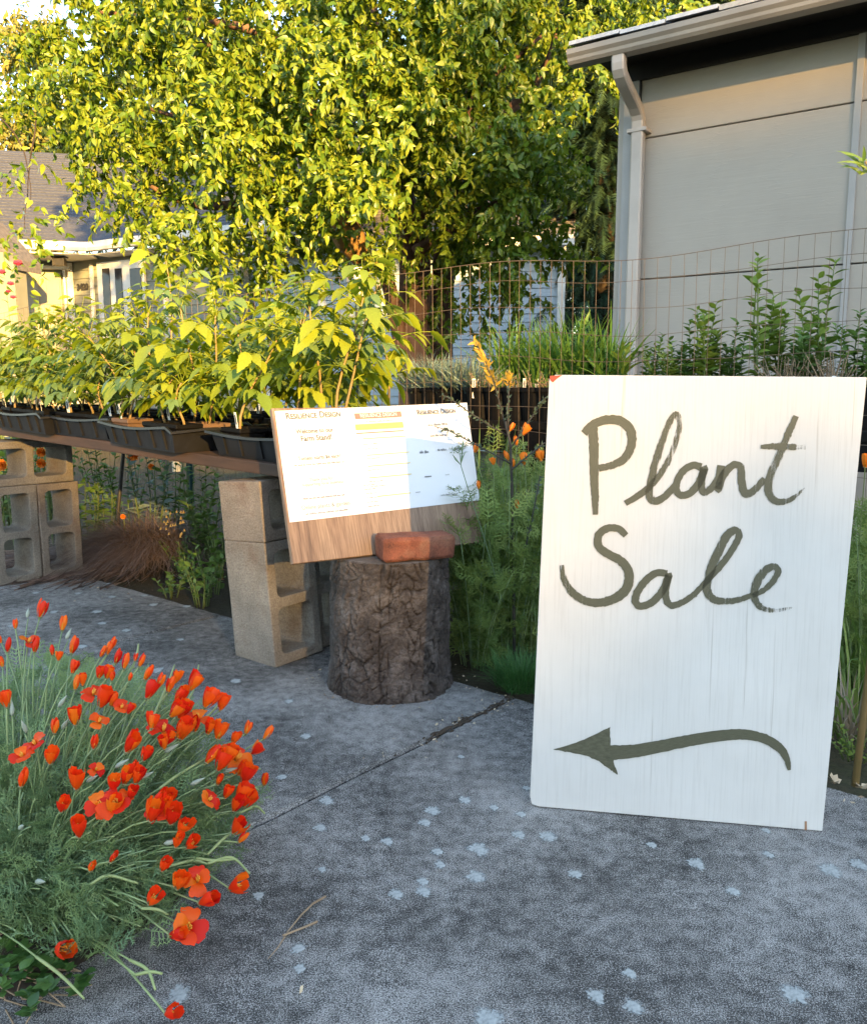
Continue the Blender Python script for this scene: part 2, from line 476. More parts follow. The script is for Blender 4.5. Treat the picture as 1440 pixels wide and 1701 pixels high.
for ci, (a, b) in enumerate(cols):
    for (z0, z1) in rows:
        g = MB(); g.box(sp((a + b) / 2, -.012, (z0 + z1) / 2), SR * (b - a), SN * .03, Z * (z1 - z0))
        g.build('wall_panel', m_panel, shed, bevel=.003, seg=1)
    if ci:
        g = MB(); g.box(sp(a - .004, .008, 1.35), SR * .035, SN * .018, Z * 2.6); g.build('batten', m_trim, shed, bevel=.002, seg=1)
g = MB(); g.box(sp(.048, .006, 1.33), SR * .09, SN * .036, Z * 2.64); g.build('corner_trim', m_trim, shed, bevel=.003)
g = MB(); g.box(sp(-.02, -1.0, 1.33), SR * .03, SN * 2.0, Z * 2.64); g.build('end_wall', m_panel, shed)
g = MB(); g.box(sp(3.32, .012, 2.665), SR * 6.6, SN * .03, Z * .10); g.build('frieze_board', m_frieze, shed)
g = MB(); g.box(sp(3.25, .14, 2.715), SR * 6.7, SN * .34, Z * .015); g.build('soffit', m_frieze, shed)
g = MB(); g.box(sp(3.25, .315, 2.70), SR * 6.72, SN * .02, Z * .11); g.build('fascia', m_frieze, shed)
# gutter: open K-style section run along the eave
sec = [(.33, 2.705), (.33, 2.637), (.40, 2.637), (.412, 2.652), (.415, 2.668), (.428, 2.685), (.430, 2.710), (.424, 2.710), (.422, 2.688), (.408, 2.673), (.404, 2.656), (.395, 2.642), (.336, 2.642), (.336, 2.705)]
g = MB(); g.prism([sp(-.17, n, z) for n, z in sec], SR * 6.6); g.build('gutter', m_gutter, shed, fixn=True)
g = MB(); g.prism([sp(-.174, n, z) for n, z in sec[:7]], SR * .004); g.build('gutter_end_cap', m_gutter, shed, fixn=True)
# downspout with two elbows
def rect_pipe(g, path, wr, wn):
    vs = []; fs = []
    for i, (r, n, z) in enumerate(path):
        a = path[max(0, i - 1)]; b = path[min(len(path) - 1, i + 1)]
        d = (sp(*b) - sp(*a)).normalized(); sx = SR; ny = sx.cross(d).normalized(); sx = d.cross(ny)
        for (i2, j2) in ((-.5, -.38), (-.38, -.5), (.38, -.5), (.5, -.38), (.5, .38), (.38, .5), (-.38, .5), (-.5, .38)):
            vs.append(sp(r, n, z) + sx * wr * i2 + ny * wn * j2)
    for i in range(len(path) - 1):
        for j in range(8): fs.append((i * 8 + j, i * 8 + (j + 1) % 8, i * 8 + 8 + (j + 1) % 8, i * 8 + 8 + j))
    g.add(vs, fs)
g = MB()
rect_pipe(g, [(.11, .37, 2.64), (.11, .37, 2.60), (.11, .365, 2.575), (.11, .345, 2.55), (.11, .29, 2.52), (.11, .21, 2.485), (.11, .13, 2.45), (.11, .085, 2.42), (.11, .065, 2.385), (.11, .06, 2.34), (.11, .06, 1.2), (.11, .06, .1)], .07, .052)
g.build('downspout', m_spout, shed, fixn=True)
for z in (2.33, 1.1):
    g = MB(); g.box(sp(.11, .047, z), SR * .115, SN * .09, Z * .02); g.build('pipe_strap', m_spout, shed, bevel=.002)
# roof slab and the row of shingle tabs that overhang the gutter
g = MB(); g.prism([sp(-.19, .34, 2.735), sp(-.19, .34, 2.72), sp(-.19, -3.2, 3.45), sp(-.19, -3.2, 3.48)], SR * 6.7); g.build('roof_deck', m_frieze, shed, fixn=True)
x = -.19; k = 0
while x < 6.4:
    wd = random.uniform(.21, .30); lift = random.choice((0, .004, .012, .016))
    g = MB(); g.prism([sp(x, .365 + random.uniform(-.01, .01), 2.742 + lift), sp(x, .365, 2.764 + lift), sp(x, -.1, 2.885 + lift * .2), sp(x, -.1, 2.862)], SR * wd)
    g.build('shingle', m_tab, shed, fixn=True); x += wd + .006

# ---- house on the left
m_sid = mat('green_grey_siding', (.19, .20, .165), (.25, .255, .21), 2, .65)
m_sidb = mat('pale_blue_siding', (.34, .42, .50), (.42, .50, .58), 2, .65)
m_white = mat('white_paint', (.62, .62, .60), (.74, .74, .72), 4, .5)
m_roof = mat('asphalt_shingle', (.035, .042, .06), (.085, .09, .105), 30, .9, .5, 90)
m_roof2 = mat('asphalt_shingle_worn', (.07, .07, .08), (.15, .14, .14), 22, .9, .5, 90)
m_door = mat('cream_door', (.27, .24, .18), (.33, .30, .22), 2, .5)
m_glass, nt, p, o_ = nmat('window_glass')
p.inputs['Base Color'].default_value = (.03, .03, .035, 1); p.inputs['Roughness'].default_value = .06
m_lampm = mat('dark_metal', (.02, .02, .02), (.04, .035, .03), 10, .5)
K = at(122, 500, 13.5); K.z = 0
dA = Vector((-.97, -.20, 0)).normalized(); dB = Vector((.88, -.48, 0)).normalized()
nA = Vector((.20, -.97, 0)).normalized(); nB = Vector((-.48, -.88, 0)).normalized()
house = empty('house', K, 'low house with blue grey shingle roof behind the vegetables at left', 'house')
def wallhit(O, d, n, px, py):
    r = ray(px, py); t = (O - CAMP).dot(n) / r.dot(n); P = CAMP + r * t
    return (P - O).dot(d), P.z
def boards(parent, O, d, n, length, z0, z1, ex, m, start=0.0):
    z = z0
    while z < z1:
        g = MB(); a = O + d * start
        prof = [(0.0, z), (.022, z + .002), (.020, z + .012), (.004, min(z + ex + .01, z1)), (0, min(z + ex + .01, z1))]
        g.prism([a + n * q + Z * w for q, w in prof], d * length)
        g.build('siding_board', m, parent, fixn=True); z += ex
O0 = Vector((0, 0, 0))
g = MB(); g.box(O0 + dA * 2 - nA * .1 + Z * 1.45, dA * 4, nA * .18, Z * 2.9); g.build('wall', m_sid, house)
g = MB(); g.box(O0 + dB * 1.72 - nB * .1 + Z * 1.45, dB * 3.4, nB * .18, Z * 2.9); g.build('wall', m_sid, house)
boards(house, O0, dA, nA, 4, .3, 2.86, .125, m_sid)
boards(house, O0, dB, nB, 3.4, .3, 2.86, .125, m_sid)
g = MB(); g.box(O0 + nA * .03 + dA * .02 + Z * 1.4, dA * .09, nA * .07, Z * 2.8); g.build('corner_trim', m_white, house)
def wrect(parent, O, d, n, px0, py0, px1, py1, off, th, name, m, z0=None):
    a0, za = wallhit(K + O, d, n, px0, py0); a1, zb = wallhit(K + O, d, n, px1, py1)
    if z0 is not None: zb = z0
    g = MB(); g.box(O + d * ((a0 + a1) / 2) + n * (off + th / 2) + Z * ((za + zb) / 2), d * abs(a1 - a0), n * th, Z * abs(za - zb))
    return g.build(name, m, parent, bevel=.006, seg=1)
dr = wrect(house, O0, dA, nA, 36, 452, 112, 600, .03, .05, 'door', m_door, .3)
wrect(dr, O0, dA, nA, 110, 443, 116, 600, .03, .08, 'frame', m_white, .3)
wrect(dr, O0, dA, nA, 28, 441, 118, 449, .03, .09, 'frame', m_white)
for (a, b) in ((44, 70), (78, 104)):
    wrect(dr, O0, dA, nA, a, 462, b, 520, .08, .012, 'door_panel', m_door)
wn_ = wrect(house, O0, dB, nB, 166, 437, 250, 560, .02, .05, 'window', m_white)
for (a, b) in ((176, 194), (197, 214), (222, 246)):
    wrect(wn_, O0, dB, nB, a, 447, b, 552, .072, .006, 'pane', m_glass)
sh_ = wrect(house, O0, dB, nB, 153, 439, 164, 560, .02, .045, 'shutter', m_white)
a0, za = wallhit(K, dB, nB, 153, 439); a1, zb = wallhit(K, dB, nB, 164, 560)
for k in range(18):
    z = zb + .06 + (za - zb - .12) * (k + .5) / 18
    g = MB(); g.box(dB * ((a0 + a1) / 2) + nB * .068 + Z * z, dB * (abs(a1 - a0) - .03), nB * .012 + Z * .012, Z * .03 - nB * .008); g.build('louvre', m_white, sh_)
# eaves, gutters, roofs
V = at(152, 411, 12.75); EZ = V.z; V.z = 0; V = V - K
Ma = np.array([[-nA.x, -nA.y], [-nB.x, -nB.y]]); hv = np.linalg.solve(Ma, np.array([1., 1.])); hv = Vector((hv[0], hv[1], 0))
def gut(d, n, ln):
    g = MB(); sc = [(0, 0), (.10, .0), (.12, .04), (.125, .12), (0, .12)]
    g.prism([V + n * a + Z * (EZ - .06 + b) for a, b in sc], d * ln); g.build('gutter', m_white, house, fixn=True)
    g = MB(); g.prism([V + n * -.01 + Z * (EZ - .10), V - n * .01 + Z * (EZ - .08), V - n * 1.4 + Z * (EZ - .08), V - n * 1.4 + Z * (EZ - .10)], d * ln)
    g.build('soffit', m_white, house, fixn=True)
gut(dA, nA, 1.25); gut(dB, nB, 4.2)
RS = .52; EX = .145
def course(d, n, ln, count, m, vf):
    for i in range(count):
        r0 = -.06 + i * EX; r1 = r0 + EX + .02
        jit = random.uniform(-.006, .006)
        P0 = V + hv * r0 * vf + Z * (EZ + .08 + r0 * RS + .018); P1 = V + hv * r1 * vf + Z * (EZ + .08 + r1 * RS + .004)
        if vf == 0: P0 = P0 - n * r0; P1 = P1 - n * r1
        far = V + d * ln
        Q0 = far - n * r0 + Z * (EZ + .08 + r0 * RS + .018 + jit); Q1 = far - n * r1 + Z * (EZ + .08 + r1 * RS + .004)
        g = MB(); g.prism([P0, Q0, Q1, P1], Vector((0, 0, -.012))); g.build('shingle_course', m, roofo, fixn=True)
g = MB(); g.prism([V + hv * -.1 + Z * (EZ + .0), V + dB * 4.2 + Z * EZ, V + dB * 4.2 - nB * 4.6 + Z * (EZ + 4.6 * RS), V + hv * 4.6 + Z * (EZ + 4.6 * RS)], Z * .05)
g.prism([V + hv * -.1 + Z * (EZ + .0), V + dA * 3.6 + Z * EZ, V + dA * 3.6 - nA * 4.6 + Z * (EZ + 4.6 * RS), V + hv * 4.6 + Z * (EZ + 4.6 * RS)], Z * .05)
roofo = g.build('roof', m_roof, house, fixn=True)
course(dA, nA, 3.6, 31, m_roof, 1); course(dB, nB, 4.2, 31, m_roof, 1)
# porch gable with its dark rake board at the frame's edge
gA = at(27, 430, 11.6) - K; gB = at(-40, 358, 11.6) - K
g = MB(); g.prism([gA, gB, gB - Z * .14, gA - Z * .14], Vector((.1, .5, 0))); g.build('rake_board', m_roof2, house, fixn=True)
g = MB(); b0 = at(24, 437, 11.62) - K; b1 = at(-60, 352, 11.62) - K
g.prism([b0, b1, Vector((b1.x, b1.y, .2)), Vector((b0.x, b0.y, .2))], Vector((.03, .25, 0))); g.build('gable_wall', m_sid, house, fixn=True)
zz = .3
while zz < b0.z + .5:
    xr = b0.x if zz < b0.z - .05 else b0.x + (b1.x - b0.x) * min(1, (zz - b0.z + .12) / (b1.z - b0.z))
    if xr - b1.x > .1:
        g = MB(); g.box(((xr + b1.x) / 2, (b0.y + b1.y) / 2 - .015, zz + .06), (xr - b1.x, 0, 0), (0, .02, .004), (0, -.012, .13)); g.build('siding_board', m_sid, house)
    zz += .125
# porch lamp and number
lp = at(99, 427, 12.9) - K
g = MB(); g.box(lp - Z * .0, (.20, 0, 0), (0, .16, 0), Z * .02); g.box(lp - Z * .07, (.15, 0, 0), (0, .12, 0), Z * .10)
for sx in (-1, 1): g.box(lp + Vector((sx * .08, -.06, -.07)), (.012, 0, 0), (0, .012, 0), Z * .13)
g.build('porch_lamp', m_lampm, house, bevel=.004)
def text_mesh(name, body, size, m, parent, M, align='CENTER', ext=.0, bold=0.0, sc=None):
    cu = bpy.data.curves.new(name, 'FONT'); cu.body = body; cu.size = size; cu.align_x = align; cu.align_y = 'CENTER'
    cu.extrude = ext; cu.offset = bold; cu.resolution_u = 3
    if sc: cu.small_caps_scale = sc
    if sc:
        for i, ch in enumerate(body):
            if not (i == 0 or body[i - 1] == ' '): cu.body_format[i].use_small_caps = True
    to = bpy.data.objects.new(name + '_tmp', cu); COL.objects.link(to)
    dg = bpy.context.evaluated_depsgraph_get()
    me = bpy.data.meshes.new_from_object(to.evaluated_get(dg)); bpy.data.objects.remove(to)
    me.materials.clear(); me.materials.append(m)
    return inst(name, me, parent, M)
def basis(o, x, y, z):
    return Matrix(((x.x, y.x, z.x, o.x), (x.y, y.y, z.y, o.y), (x.z, y.z, z.z, o.z), (0, 0, 0, 1)))
a, z = wallhit(K, dB, nB, 140, 477)
text_mesh('house_number', '3420', .13, m_lampm, house, basis(dB * a + nB * .034 + Z * z, dB, Z, nB), ext=.004, bold=.006)

# ---- pale blue house behind the tree
BK = at(937, 500, 11.4); BK.z = 0
bd = Vector((-.985, .17, 0)).normalized(); bn = Vector((-.17, -.985, 0)).normalized()
bh = empty('blue_house', BK, 'pale blue lap sided house seen through the leaves of the big tree', 'house')
g = MB(); g.box(bd * 2.3 - bn * 1.05 + Z * 1.4, bd * 4.6, bn * 2.0, Z * 2.8); g.build('wall', m_sidb, bh)
boards(bh, O0, bd, bn, 4.6, .1, 2.72, .11, m_sidb)
g = MB(); g.box(bd * .04 + bn * .03 + Z * 1.4, bd * .10, bn * .06, Z * 2.75); g.build('corner_trim', m_white, bh)
g = MB(); g.prism([bd * -.12 + bn * a + Z * b for a, b in ((.28, 2.68), (.38, 2.68), (.40, 2.80), (.28, 2.80))], bd * 4.8); g.build('gutter', m_white, bh, fixn=True)
g = MB(); g.prism([bd * -.1 + bn * a + Z * b for a, b in ((.28, 2.72), (.28, 2.80), (-2.2, 3.8), (-2.2, 3.7))], bd * 4.8); rf = g.build('roof', m_roof2, bh, fixn=True)
for i in range(12):
    r0 = .32 - i * .2
    g = MB(); g.prism([bd * -.12 + bn * r0 + Z * (2.80 + (.28 - r0) * .403 + .02), bd * -.12 + bn * (r0 - .21) + Z * (2.80 + (.28 - r0 + .21) * .403 + .005), bd * -.12 + bn * (r0 - .21) + Z * (2.79 + (.28 - r0 + .21) * .403), bd * -.12 + bn * r0 + Z * (2.80 + (.28 - r0) * .403)], bd * 4.84)
    g.build('shingle_course', m_roof2, rf, fixn=True)
# ================================================================== OBJECTS
# ---- concrete blocks
def blockmat(name, a, b, stain):
    m, nt, p, o = nmat(name)
    n = tex(nt, 'noise', 7, 6, .65); f = tex(nt, 'noise', 160, 4, .7); s_ = tex(nt, 'noise', 4.5, 6, .7)
    c = ramp(nt, n.outputs[0], [(.3, a), (.7, b)])
    c = mix(nt, ramp(nt, s_.outputs[0], [(.52, (0, 0, 0)), (.72, (.75, .75, .75))]), c, stain)
    c = mix(nt, .7, c, ramp(nt, f.outputs[0], [(.3, (.45, .45, .45)), (.6, (1.1, 1.1, 1.1))]), 'MULTIPLY')
    nt.links.new(c, p.inputs['Base Color']); p.inputs['Roughness'].default_value = .95
    p.inputs['Specular IOR Level'].default_value = .2
    b1 = bump(nt, p, f.outputs[0], .8, .005); bump(nt, p, n.outputs[0], .3, .01, b1)
    return m
m_blk = blockmat('concrete_block', (.17, .155, .135), (.30, .275, .235), (.16, .115, .085))
m_blk2 = blockmat('concrete_block_red', (.17, .145, .12), (.29, .25, .21), (.13, .075, .055))
def block_mesh(l, w, h, m, seed=0):
    """l along x, w along y, two cores running through along z (h)"""
    t = .034; xs = [0, t, l / 2 - t / 2, l / 2 + t / 2, l - t, l]; ys = [0, t, w - t, w]
    bm = bmesh.new(); vd = {}
    def vt(x, y, z):
        k = (round(x, 5), round(y, 5), round(z, 5))
        if k not in vd: vd[k] = bm.verts.new((x, y, z))
        return vd[k]
    hole = {(1, 1), (3, 1)}
    for i in range(5):
        for j in range(3):
            x0, x1, y0, y1 = xs[i], xs[i + 1], ys[j], ys[j + 1]
            if (i, j) in hole:
                bm.faces.new([vt(x0, y0, 0), vt(x0, y0, h), vt(x0, y1, h), vt(x0, y1, 0)])
                bm.faces.new([vt(x1, y0, 0), vt(x1, y0, h), vt(x1, y1, h), vt(x1, y1, 0)])
                bm.faces.new([vt(x0, y0, 0), vt(x0, y0, h), vt(x1, y0, h), vt(x1, y0, 0)])
                bm.faces.new([vt(x0, y1, 0), vt(x0, y1, h), vt(x1, y1, h), vt(x1, y1, 0)])
                continue
            for z in (0, h): bm.faces.new([vt(x0, y0, z), vt(x1, y0, z), vt(x1, y1, z), vt(x0, y1, z)])
            if j == 0: bm.faces.new([vt(x0, 0, 0), vt(x1, 0, 0), vt(x1, 0, h), vt(x0, 0, h)])
            if j == 2: bm.faces.new([vt(x0, w, 0), vt(x1, w, 0), vt(x1, w, h), vt(x0, w, h)])
            if i == 0: bm.faces.new([vt(0, y0, 0), vt(0, y1, 0), vt(0, y1, h), vt(0, y0, h)])
            if i == 4: bm.faces.new([vt(l, y0, 0), vt(l, y1, 0), vt(l, y1, h), vt(l, y0, h)])
    bmesh.ops.recalc_face_normals(bm, faces=bm.faces)
    ver = [e for e in bm.edges if len(e.link_faces) == 2 and e.calc_face_angle(0) > .5 and abs(e.verts[0].co.z - e.verts[1].co.z) > .05
           and .01 < e.verts[0].co.x < l - .01 and .01 < e.verts[0].co.y < w - .01]
    bmesh.ops.bevel(bm, geom=ver, offset=.02, segments=3, affect='EDGES', profile=.5)
    es = [e for e in bm.edges if len(e.link_faces) == 2 and e.calc_face_angle(0) > .6]
    bmesh.ops.bevel(bm, geom=es, offset=.005, segments=2, affect='EDGES', profile=.6)
    for v in bm.verts:                       # chipped, cast-concrete unevenness
        v.co += Vector((mnoise.noise(v.co * 18 + Vector((seed, 0, 0))), mnoise.noise(v.co * 18 + Vector((0, seed, 5))), mnoise.noise(v.co * 18 + Vector((3, 0, seed))))) * .0028
    me = bpy.data.meshes.new('concrete_block'); bm.to_mesh(me); bm.free(); me.materials.append(m)
    return me
def block(org, ax, ay, az, dims, m, label, seed):
    me = block_mesh(*dims, m, seed)
    o = inst('concrete_block', me, None, basis(Vector(org), Vector(ax), Vector(ay), Vector(az)))
    return tag(o, label, 'block', 'concrete blocks propping the plank table')
Q = gnd(458, 1110)
LZ = (Z + L * .075 + W * -.02).normalized()
Lt = (L - LZ * L.dot(LZ)).normalized(); Wt = LZ.cross(Lt) * -1
if Wt.dot(W) < 0: Wt = -Wt
block(Q + Z * .001, LZ, Wt, Lt, (.40, .205, .205), m_blk, 'upright concrete block at the near front corner under the info board', 1)
block(Q + Wt * .212 + Lt * .03 + Z * .001, LZ, Wt, Lt, (.40, .205, .205), m_blk, 'upright concrete block half hidden right behind the stump', 2)
UT = Q + LZ * .402
block(UT + Lt * -.004, Wt, LZ, Lt, (.41, .194, .21), m_blk2, 'concrete block lying on top of the near stack beside the info board', 3)
QL = gnd(140, 950)
block(QL - W * .195, Z, W, L, (.44, .192, .2), m_blk2, 'upright concrete block at the right of the far left stack by the brown grass', 4)
block(QL - W * .393, Z, W, L, (.44, .192, .2), m_blk, 'upright concrete block at the left foot of the far left stack', 5)
block(QL - W * .415 + Z * .442 + L * .012, W, Z, L, (.40, .2, .2), m_blk, 'concrete block lying across the top of the far left stack', 6)

# ---- plank table
def woodmat(name, a, b, c3, sx, rough=.75, st=(1, 1, 1)):
    m, nt, p, o = nmat(name)
    w = tex(nt, 'noise', sx, 6, .6, stretch=st, dist=.6); f = tex(nt, 'noise', sx * 6, 4, .6, stretch=st)
    c = ramp(nt, w.outputs[0], [(.28, a), (.5, b), (.72, c3)])
    c = mix(nt, .5, c, ramp(nt, f.outputs[0], [(.35, (.45, .42, .4)), (.6, (1.05, 1.05, 1.05))]), 'MULTIPLY')
    nt.links.new(c, p.inputs['Base Color']); p.inputs['Roughness'].default_value = rough
    bump(nt, p, f.outputs[0], .35, .002)
    return m
m_plank = woodmat('weathered_plank', (.035, .018, .010), (.065, .033, .018), (.10, .055, .031), 9, st=(.12, 1, 1))
TZ0 = .600; TSL = .030
def tp(t, s, z=0): return Q + L * t + W * s + Z * (TZ0 + TSL * t + .012 + z)
table_d = (L + Z * TSL).normalized()
for k in range(5):
    g = MB(); s0 = .0 + k * .185
    M = basis(tp(1.27, s0 + .07, .019), table_d, W, table_d.cross(W) * -1)
    if M.to_3x3().col[2].z < 0: M = basis(tp(1.27, s0 + .07, .019), table_d, -W, Z)
    g.box((0, 0, 0), (2.75, 0, 0), (0, .14, 0), (0, 0, .038))
    o = g.build('plank', m_plank, None, bevel=.004); o.matrix_basis = M
    tag(o, ['rust brown plank along the front edge of the plant table', 'second rust brown plank of the plant table behind its front edge', 'middle plank under the tomato trays',
            'fourth plank from the front under the tomato trays', 'rearmost plank of the tomato table nearest the wire fence'][k], 'plank', 'planks of the tomato table')

# ---- black propagation trays
m_tray = mat('black_tray_plastic', (.005, .0055, .0065), (.014, .0145, .017), 12, .45, .15, 40, .45)
m_pot = mat('black_pot_plastic', (.003, .003, .0035), (.007, .0068, .007), 14, .6, .1, 60, .12)
m_pot2 = mat('brown_pot_plastic', (.10, .06, .042), (.15, .095, .065), 9, .55)
def tray_mesh(l=.49, w=.28, h=.082):
    g = MB(); nx = 14
    def ringpts(l_, w_, z, warp=0):
        pts = []
        for k in range(nx): x = -l_ / 2 + l_ * k / nx; pts.append((x, -w_ / 2, z - warp * .010 * math.sin((k / nx) * math.pi * 1.3)))
        pts += [(l_ / 2, -w_ / 2, z - warp * .009), (l_ / 2, 0, z), (l_ / 2, w_ / 2, z)]
        for k in range(1, nx + 1): pts.append((l_ / 2 - l_ * k / nx, w_ / 2, z))
        pts += [(-l_ / 2, 0, z)]
        return pts
    rings = [ringpts(l - .05, w - .05, 0), ringpts(l - .012, w - .012, h - .004, 1), ringpts(l + .016, w + .016, h - .002, 1), ringpts(l + .018, w + .018, h - .008, 1),
             ringpts(l + .016, w + .016, h, 1), ringpts(l - .016, w - .016, h, 1), ringpts(l - .055, w - .055, .003)]
    n = len(rings[0]); vs = [p for r in rings for p in r]; fs = [tuple(range(n))[::-1]]
    for i in range(len(rings) - 1):
        for j in range(n): fs.append((i * n + j, i * n + (j + 1) % n, (i + 1) * n + (j + 1) % n, (i + 1) * n + j))
    fs.append(tuple(range((len(rings) - 1) * n, len(rings) * n)))
    g.add(vs, fs)
    for sx in (-.36, -.2, .0, .2, .36):            # moulded ribs on the long side
        g.box((sx * l, -w / 2 + .012, h * .5), (.006, 0, 0), (0, .008, .0), (0, -.016, h * .8))
    o = g.build('tray_tmp', m_tray, fixn=True); me = o.data; bpy.data.objects.remove(o); me.name = 'seed_tray'
    return me
ME_TRAY = tray_mesh()
def frame_on_table(t, s, z, rot=0):
    x = -table_d; y = W; zz = x.cross(y).normalized()
    M = basis(tp(t, s, z), x, y, zz)
    return M @ Matrix.Rotation(rot, 4, 'Z')
TRAYS = [  # t, s, rot, label
    (.06, .14, .03, 'black seed tray at the near right corner of the tomato table behind the info board'),
    (.64, .075, -.05, 'black seed tray jutting over the front edge above the brown grass'),
    (1.13, .12, .04, 'black seed tray set back between two jutting ones on the front edge'),
    (1.56, .08, -.03, 'black seed tray on the front edge above the far left block stack'),
    (2.06, .10, .02, 'black seed tray cut by the left edge of the photo'),
    (.20, .45, .0, 'black seed tray in the second row behind the info board'),
    (.70, .44, .0, 'black seed tray in the second row behind the jutting tray'),
    (1.2, .45, .0, 'black seed tray in the second row at mid table'),
    (1.7, .45, .0, 'black seed tray in the second row at the left end'),
    (.30, .74, .0, 'black seed tray in the back row at the right end by the wire fence'),
    (.82, .74, .0, 'black seed tray in the back row at mid table'),
    (1.34, .74, .0, 'black seed tray in the back row at the left')]
TRAYM = []
for i, (t, s_, r, lab) in enumerate(TRAYS):
    M = frame_on_table(t, s_, .039, r); TRAYM.append(M)
    tag(inst('seed_tray', ME_TRAY, None, M), lab, 'tray', 'seed trays on the tomato table')

# ---- stump
def barkmat():
    m, nt, p, o = nmat('stump_bark')
    a = nt.nodes.new('ShaderNodeAttribute'); a.attribute_name = 'rnd'
    n = tex(nt, 'noise', 14, 6, .7); f = tex(nt, 'noise', 120, 5, .7)
    c = ramp(nt, n.outputs[0], [(.3, (.036, .029, .025)), (.5, (.08, .066, .058)), (.72, (.17, .15, .137))])
    c = mix(nt, a.outputs['Fac'], c, (.012, .009, .007))
    c = mix(nt, .6, c, ramp(nt, f.outputs[0], [(.3, (.4, .4, .4)), (.65, (1.25, 1.2, 1.2))]), 'MULTIPLY')
    nt.links.new(c, p.inputs['Base Color']); p.inputs['Roughness'].default_value = .9
    p.inputs['Specular IOR Level'].default_value = .25
    b = bump(nt, p, f.outputs[0], .6, .006); bump(nt, p, n.outputs[0], .5, .01, b)
    return m
m_bark = barkmat()
m_cut = woodmat('weathered_end_grain', (.07, .06, .052), (.12, .105, .09), (.18, .16, .14), 26)
ST = gnd(645, 1168); ST.y += .175; SH = .398
g = MB(); vs = []; at_ = []; NA, NZ = 300, 150
for k in range(NZ + 1):
    z = SH * k / NZ; fl = 1 + .10 * max(0, 1 - z / .12) ** 1.6 + .02 * math.sin(z * 9)
    for j in range(NA):
        th = 2 * math.pi * j / NA; ct, s2 = math.cos(th), math.sin(th)
        p0 = Vector((ct * 1.0, s2 * 1.0, z * 1.0))
        warp = mnoise.noise_vector(p0 * 5) * .10
        q = Vector((ct * 4.2, s2 * 4.2, z * 19)) + warp * 7
        d, _ = mnoise.voronoi(q, distance_metric='DISTANCE')
        e = d[1] - d[0]
        crack = max(0, 1 - e / .10)
        q2 = Vector((ct * 10, s2 * 10, z * 60)) + warp * 8
        d2, _ = mnoise.voronoi(q2); c2 = max(0, 1 - (d2[1] - d2[0]) / .16)
        rg = mnoise.fractal(Vector((ct * 7, s2 * 7, z * 22)), 1, 2, 5)
        vert = abs(mnoise.noise(Vector((ct * 4 + .3, s2 * 4, z * 2.2))))
        vc = max(0, 1 - vert / .03)
        gate = max(0, min(1, .62 + 1.5 * mnoise.noise(Vector((ct * 3, s2 * 3, z * 5 + 7)))))
        dep = max(crack * .9 * gate, vc * .8)
        r = .175 * fl + .0045 * rg - .011 * dep - .0035 * c2 * (1 - dep) + .010 * mnoise.noise(Vector((ct * 1.6, s2 * 1.6, z * 3)))
        vs.append((ct * r, s2 * r, z)); at_.append(min(1, dep * .9 + c2 * .25))
fs = [(k * NA + j, k * NA + (j + 1) % NA, (k + 1) * NA + (j + 1) % NA, (k + 1) * NA + j) for k in range(NZ) for j in range(NA)]
stump = empty('tree_stump', ST, 'upright bark covered log round on the concrete carrying the info board', 'stump')
g.add(vs, fs, 0, at_); g.build('bark', m_bark, stump, smooth=True)
g = MB(); vs = []; nr = 14
for i in range(nr + 1):
    for j in range(80):
        th = 2 * math.pi * j / 80; r = .170 * i / nr
        vs.append((math.cos(th) * r, math.sin(th) * r, SH + .001 + .002 * mnoise.noise(Vector((math.cos(th) * r * 60, math.sin(th) * r * 60, 0))) - (.003 if i == nr else 0)))
fs = [(i * 80 + j, i * 80 + (j + 1) % 80, (i + 1) * 80 + (j + 1) % 80, (i + 1) * 80 + j) for i in range(nr) for j in range(80)]
g.add(vs, fs); g.build('cut_top', m_cut, stump, smooth=True)

# ---- info board with its laminated poster
def oak():
    m, nt, p, o = nmat('oak_board')
    tc = nt.nodes.new('ShaderNodeTexCoord')
    w = tex(nt, 'noise', 16, 5, .6, vec=tc.outputs['Object'], stretch=(1, .12, .3), dist=1.0)
    f = tex(nt, 'noise', 230, 3, .6, vec=tc.outputs['Object'], stretch=(1, .045, .3))
    c = ramp(nt, w.outputs[0], [(.30, (.09, .055, .034)), (.42, (.20, .125, .08)), (.6, (.30, .205, .135)), (.75, (.22, .145, .095))])
    c = mix(nt, .55, c, ramp(nt, f.outputs[0], [(.40, (.42, .36, .32)), (.56, (1.05, 1.05, 1.05))]), 'MULTIPLY')
    nt.links.new(c, p.inputs['Base Color']); p.inputs['Roughness'].default_value = .55
    bump(nt, p, f.outputs[0], .25, .001)
    return m
m_oak = oak()
m_paper, nt, p, o_ = nmat('laminated_paper')
p.inputs['Base Color'].default_value = (.66, .68, .70, 1); p.inputs['Roughness'].default_value = .28
p.inputs['Specular IOR Level'].default_value = .5
n_ = tex(nt, 'noise', 9, 3); bump(nt, p, n_.outputs[0], .12, .004)
m_print = mat('faded_print', (.17, .17, .17), (.24, .24, .23), 20, .4)
m_print2 = mat('faded_bold_print', (.085, .085, .085), (.13, .13, .125), 20, .4)
m_yel = mat('yellow_print', (.66, .50, .10), (.70, .55, .14), 20, .35)
m_brn = mat('brown_band_print', (.20, .13, .10), (.26, .18, .14), 20, .4)
B0 = gnd(487, 937, SH + .007); B1 = gnd(803, 900, SH + .007)
bx_ = (B1 - B0).normalized(); bl = (B1 - B0).length
bnh = Vector((bx_.y, -bx_.x, 0))                    # towards the viewer
def plane_hit(O, n, px, py):
    r = ray(px, py); return CAMP + r * ((O - CAMP).dot(n) / r.dot(n))
LEAN = .36
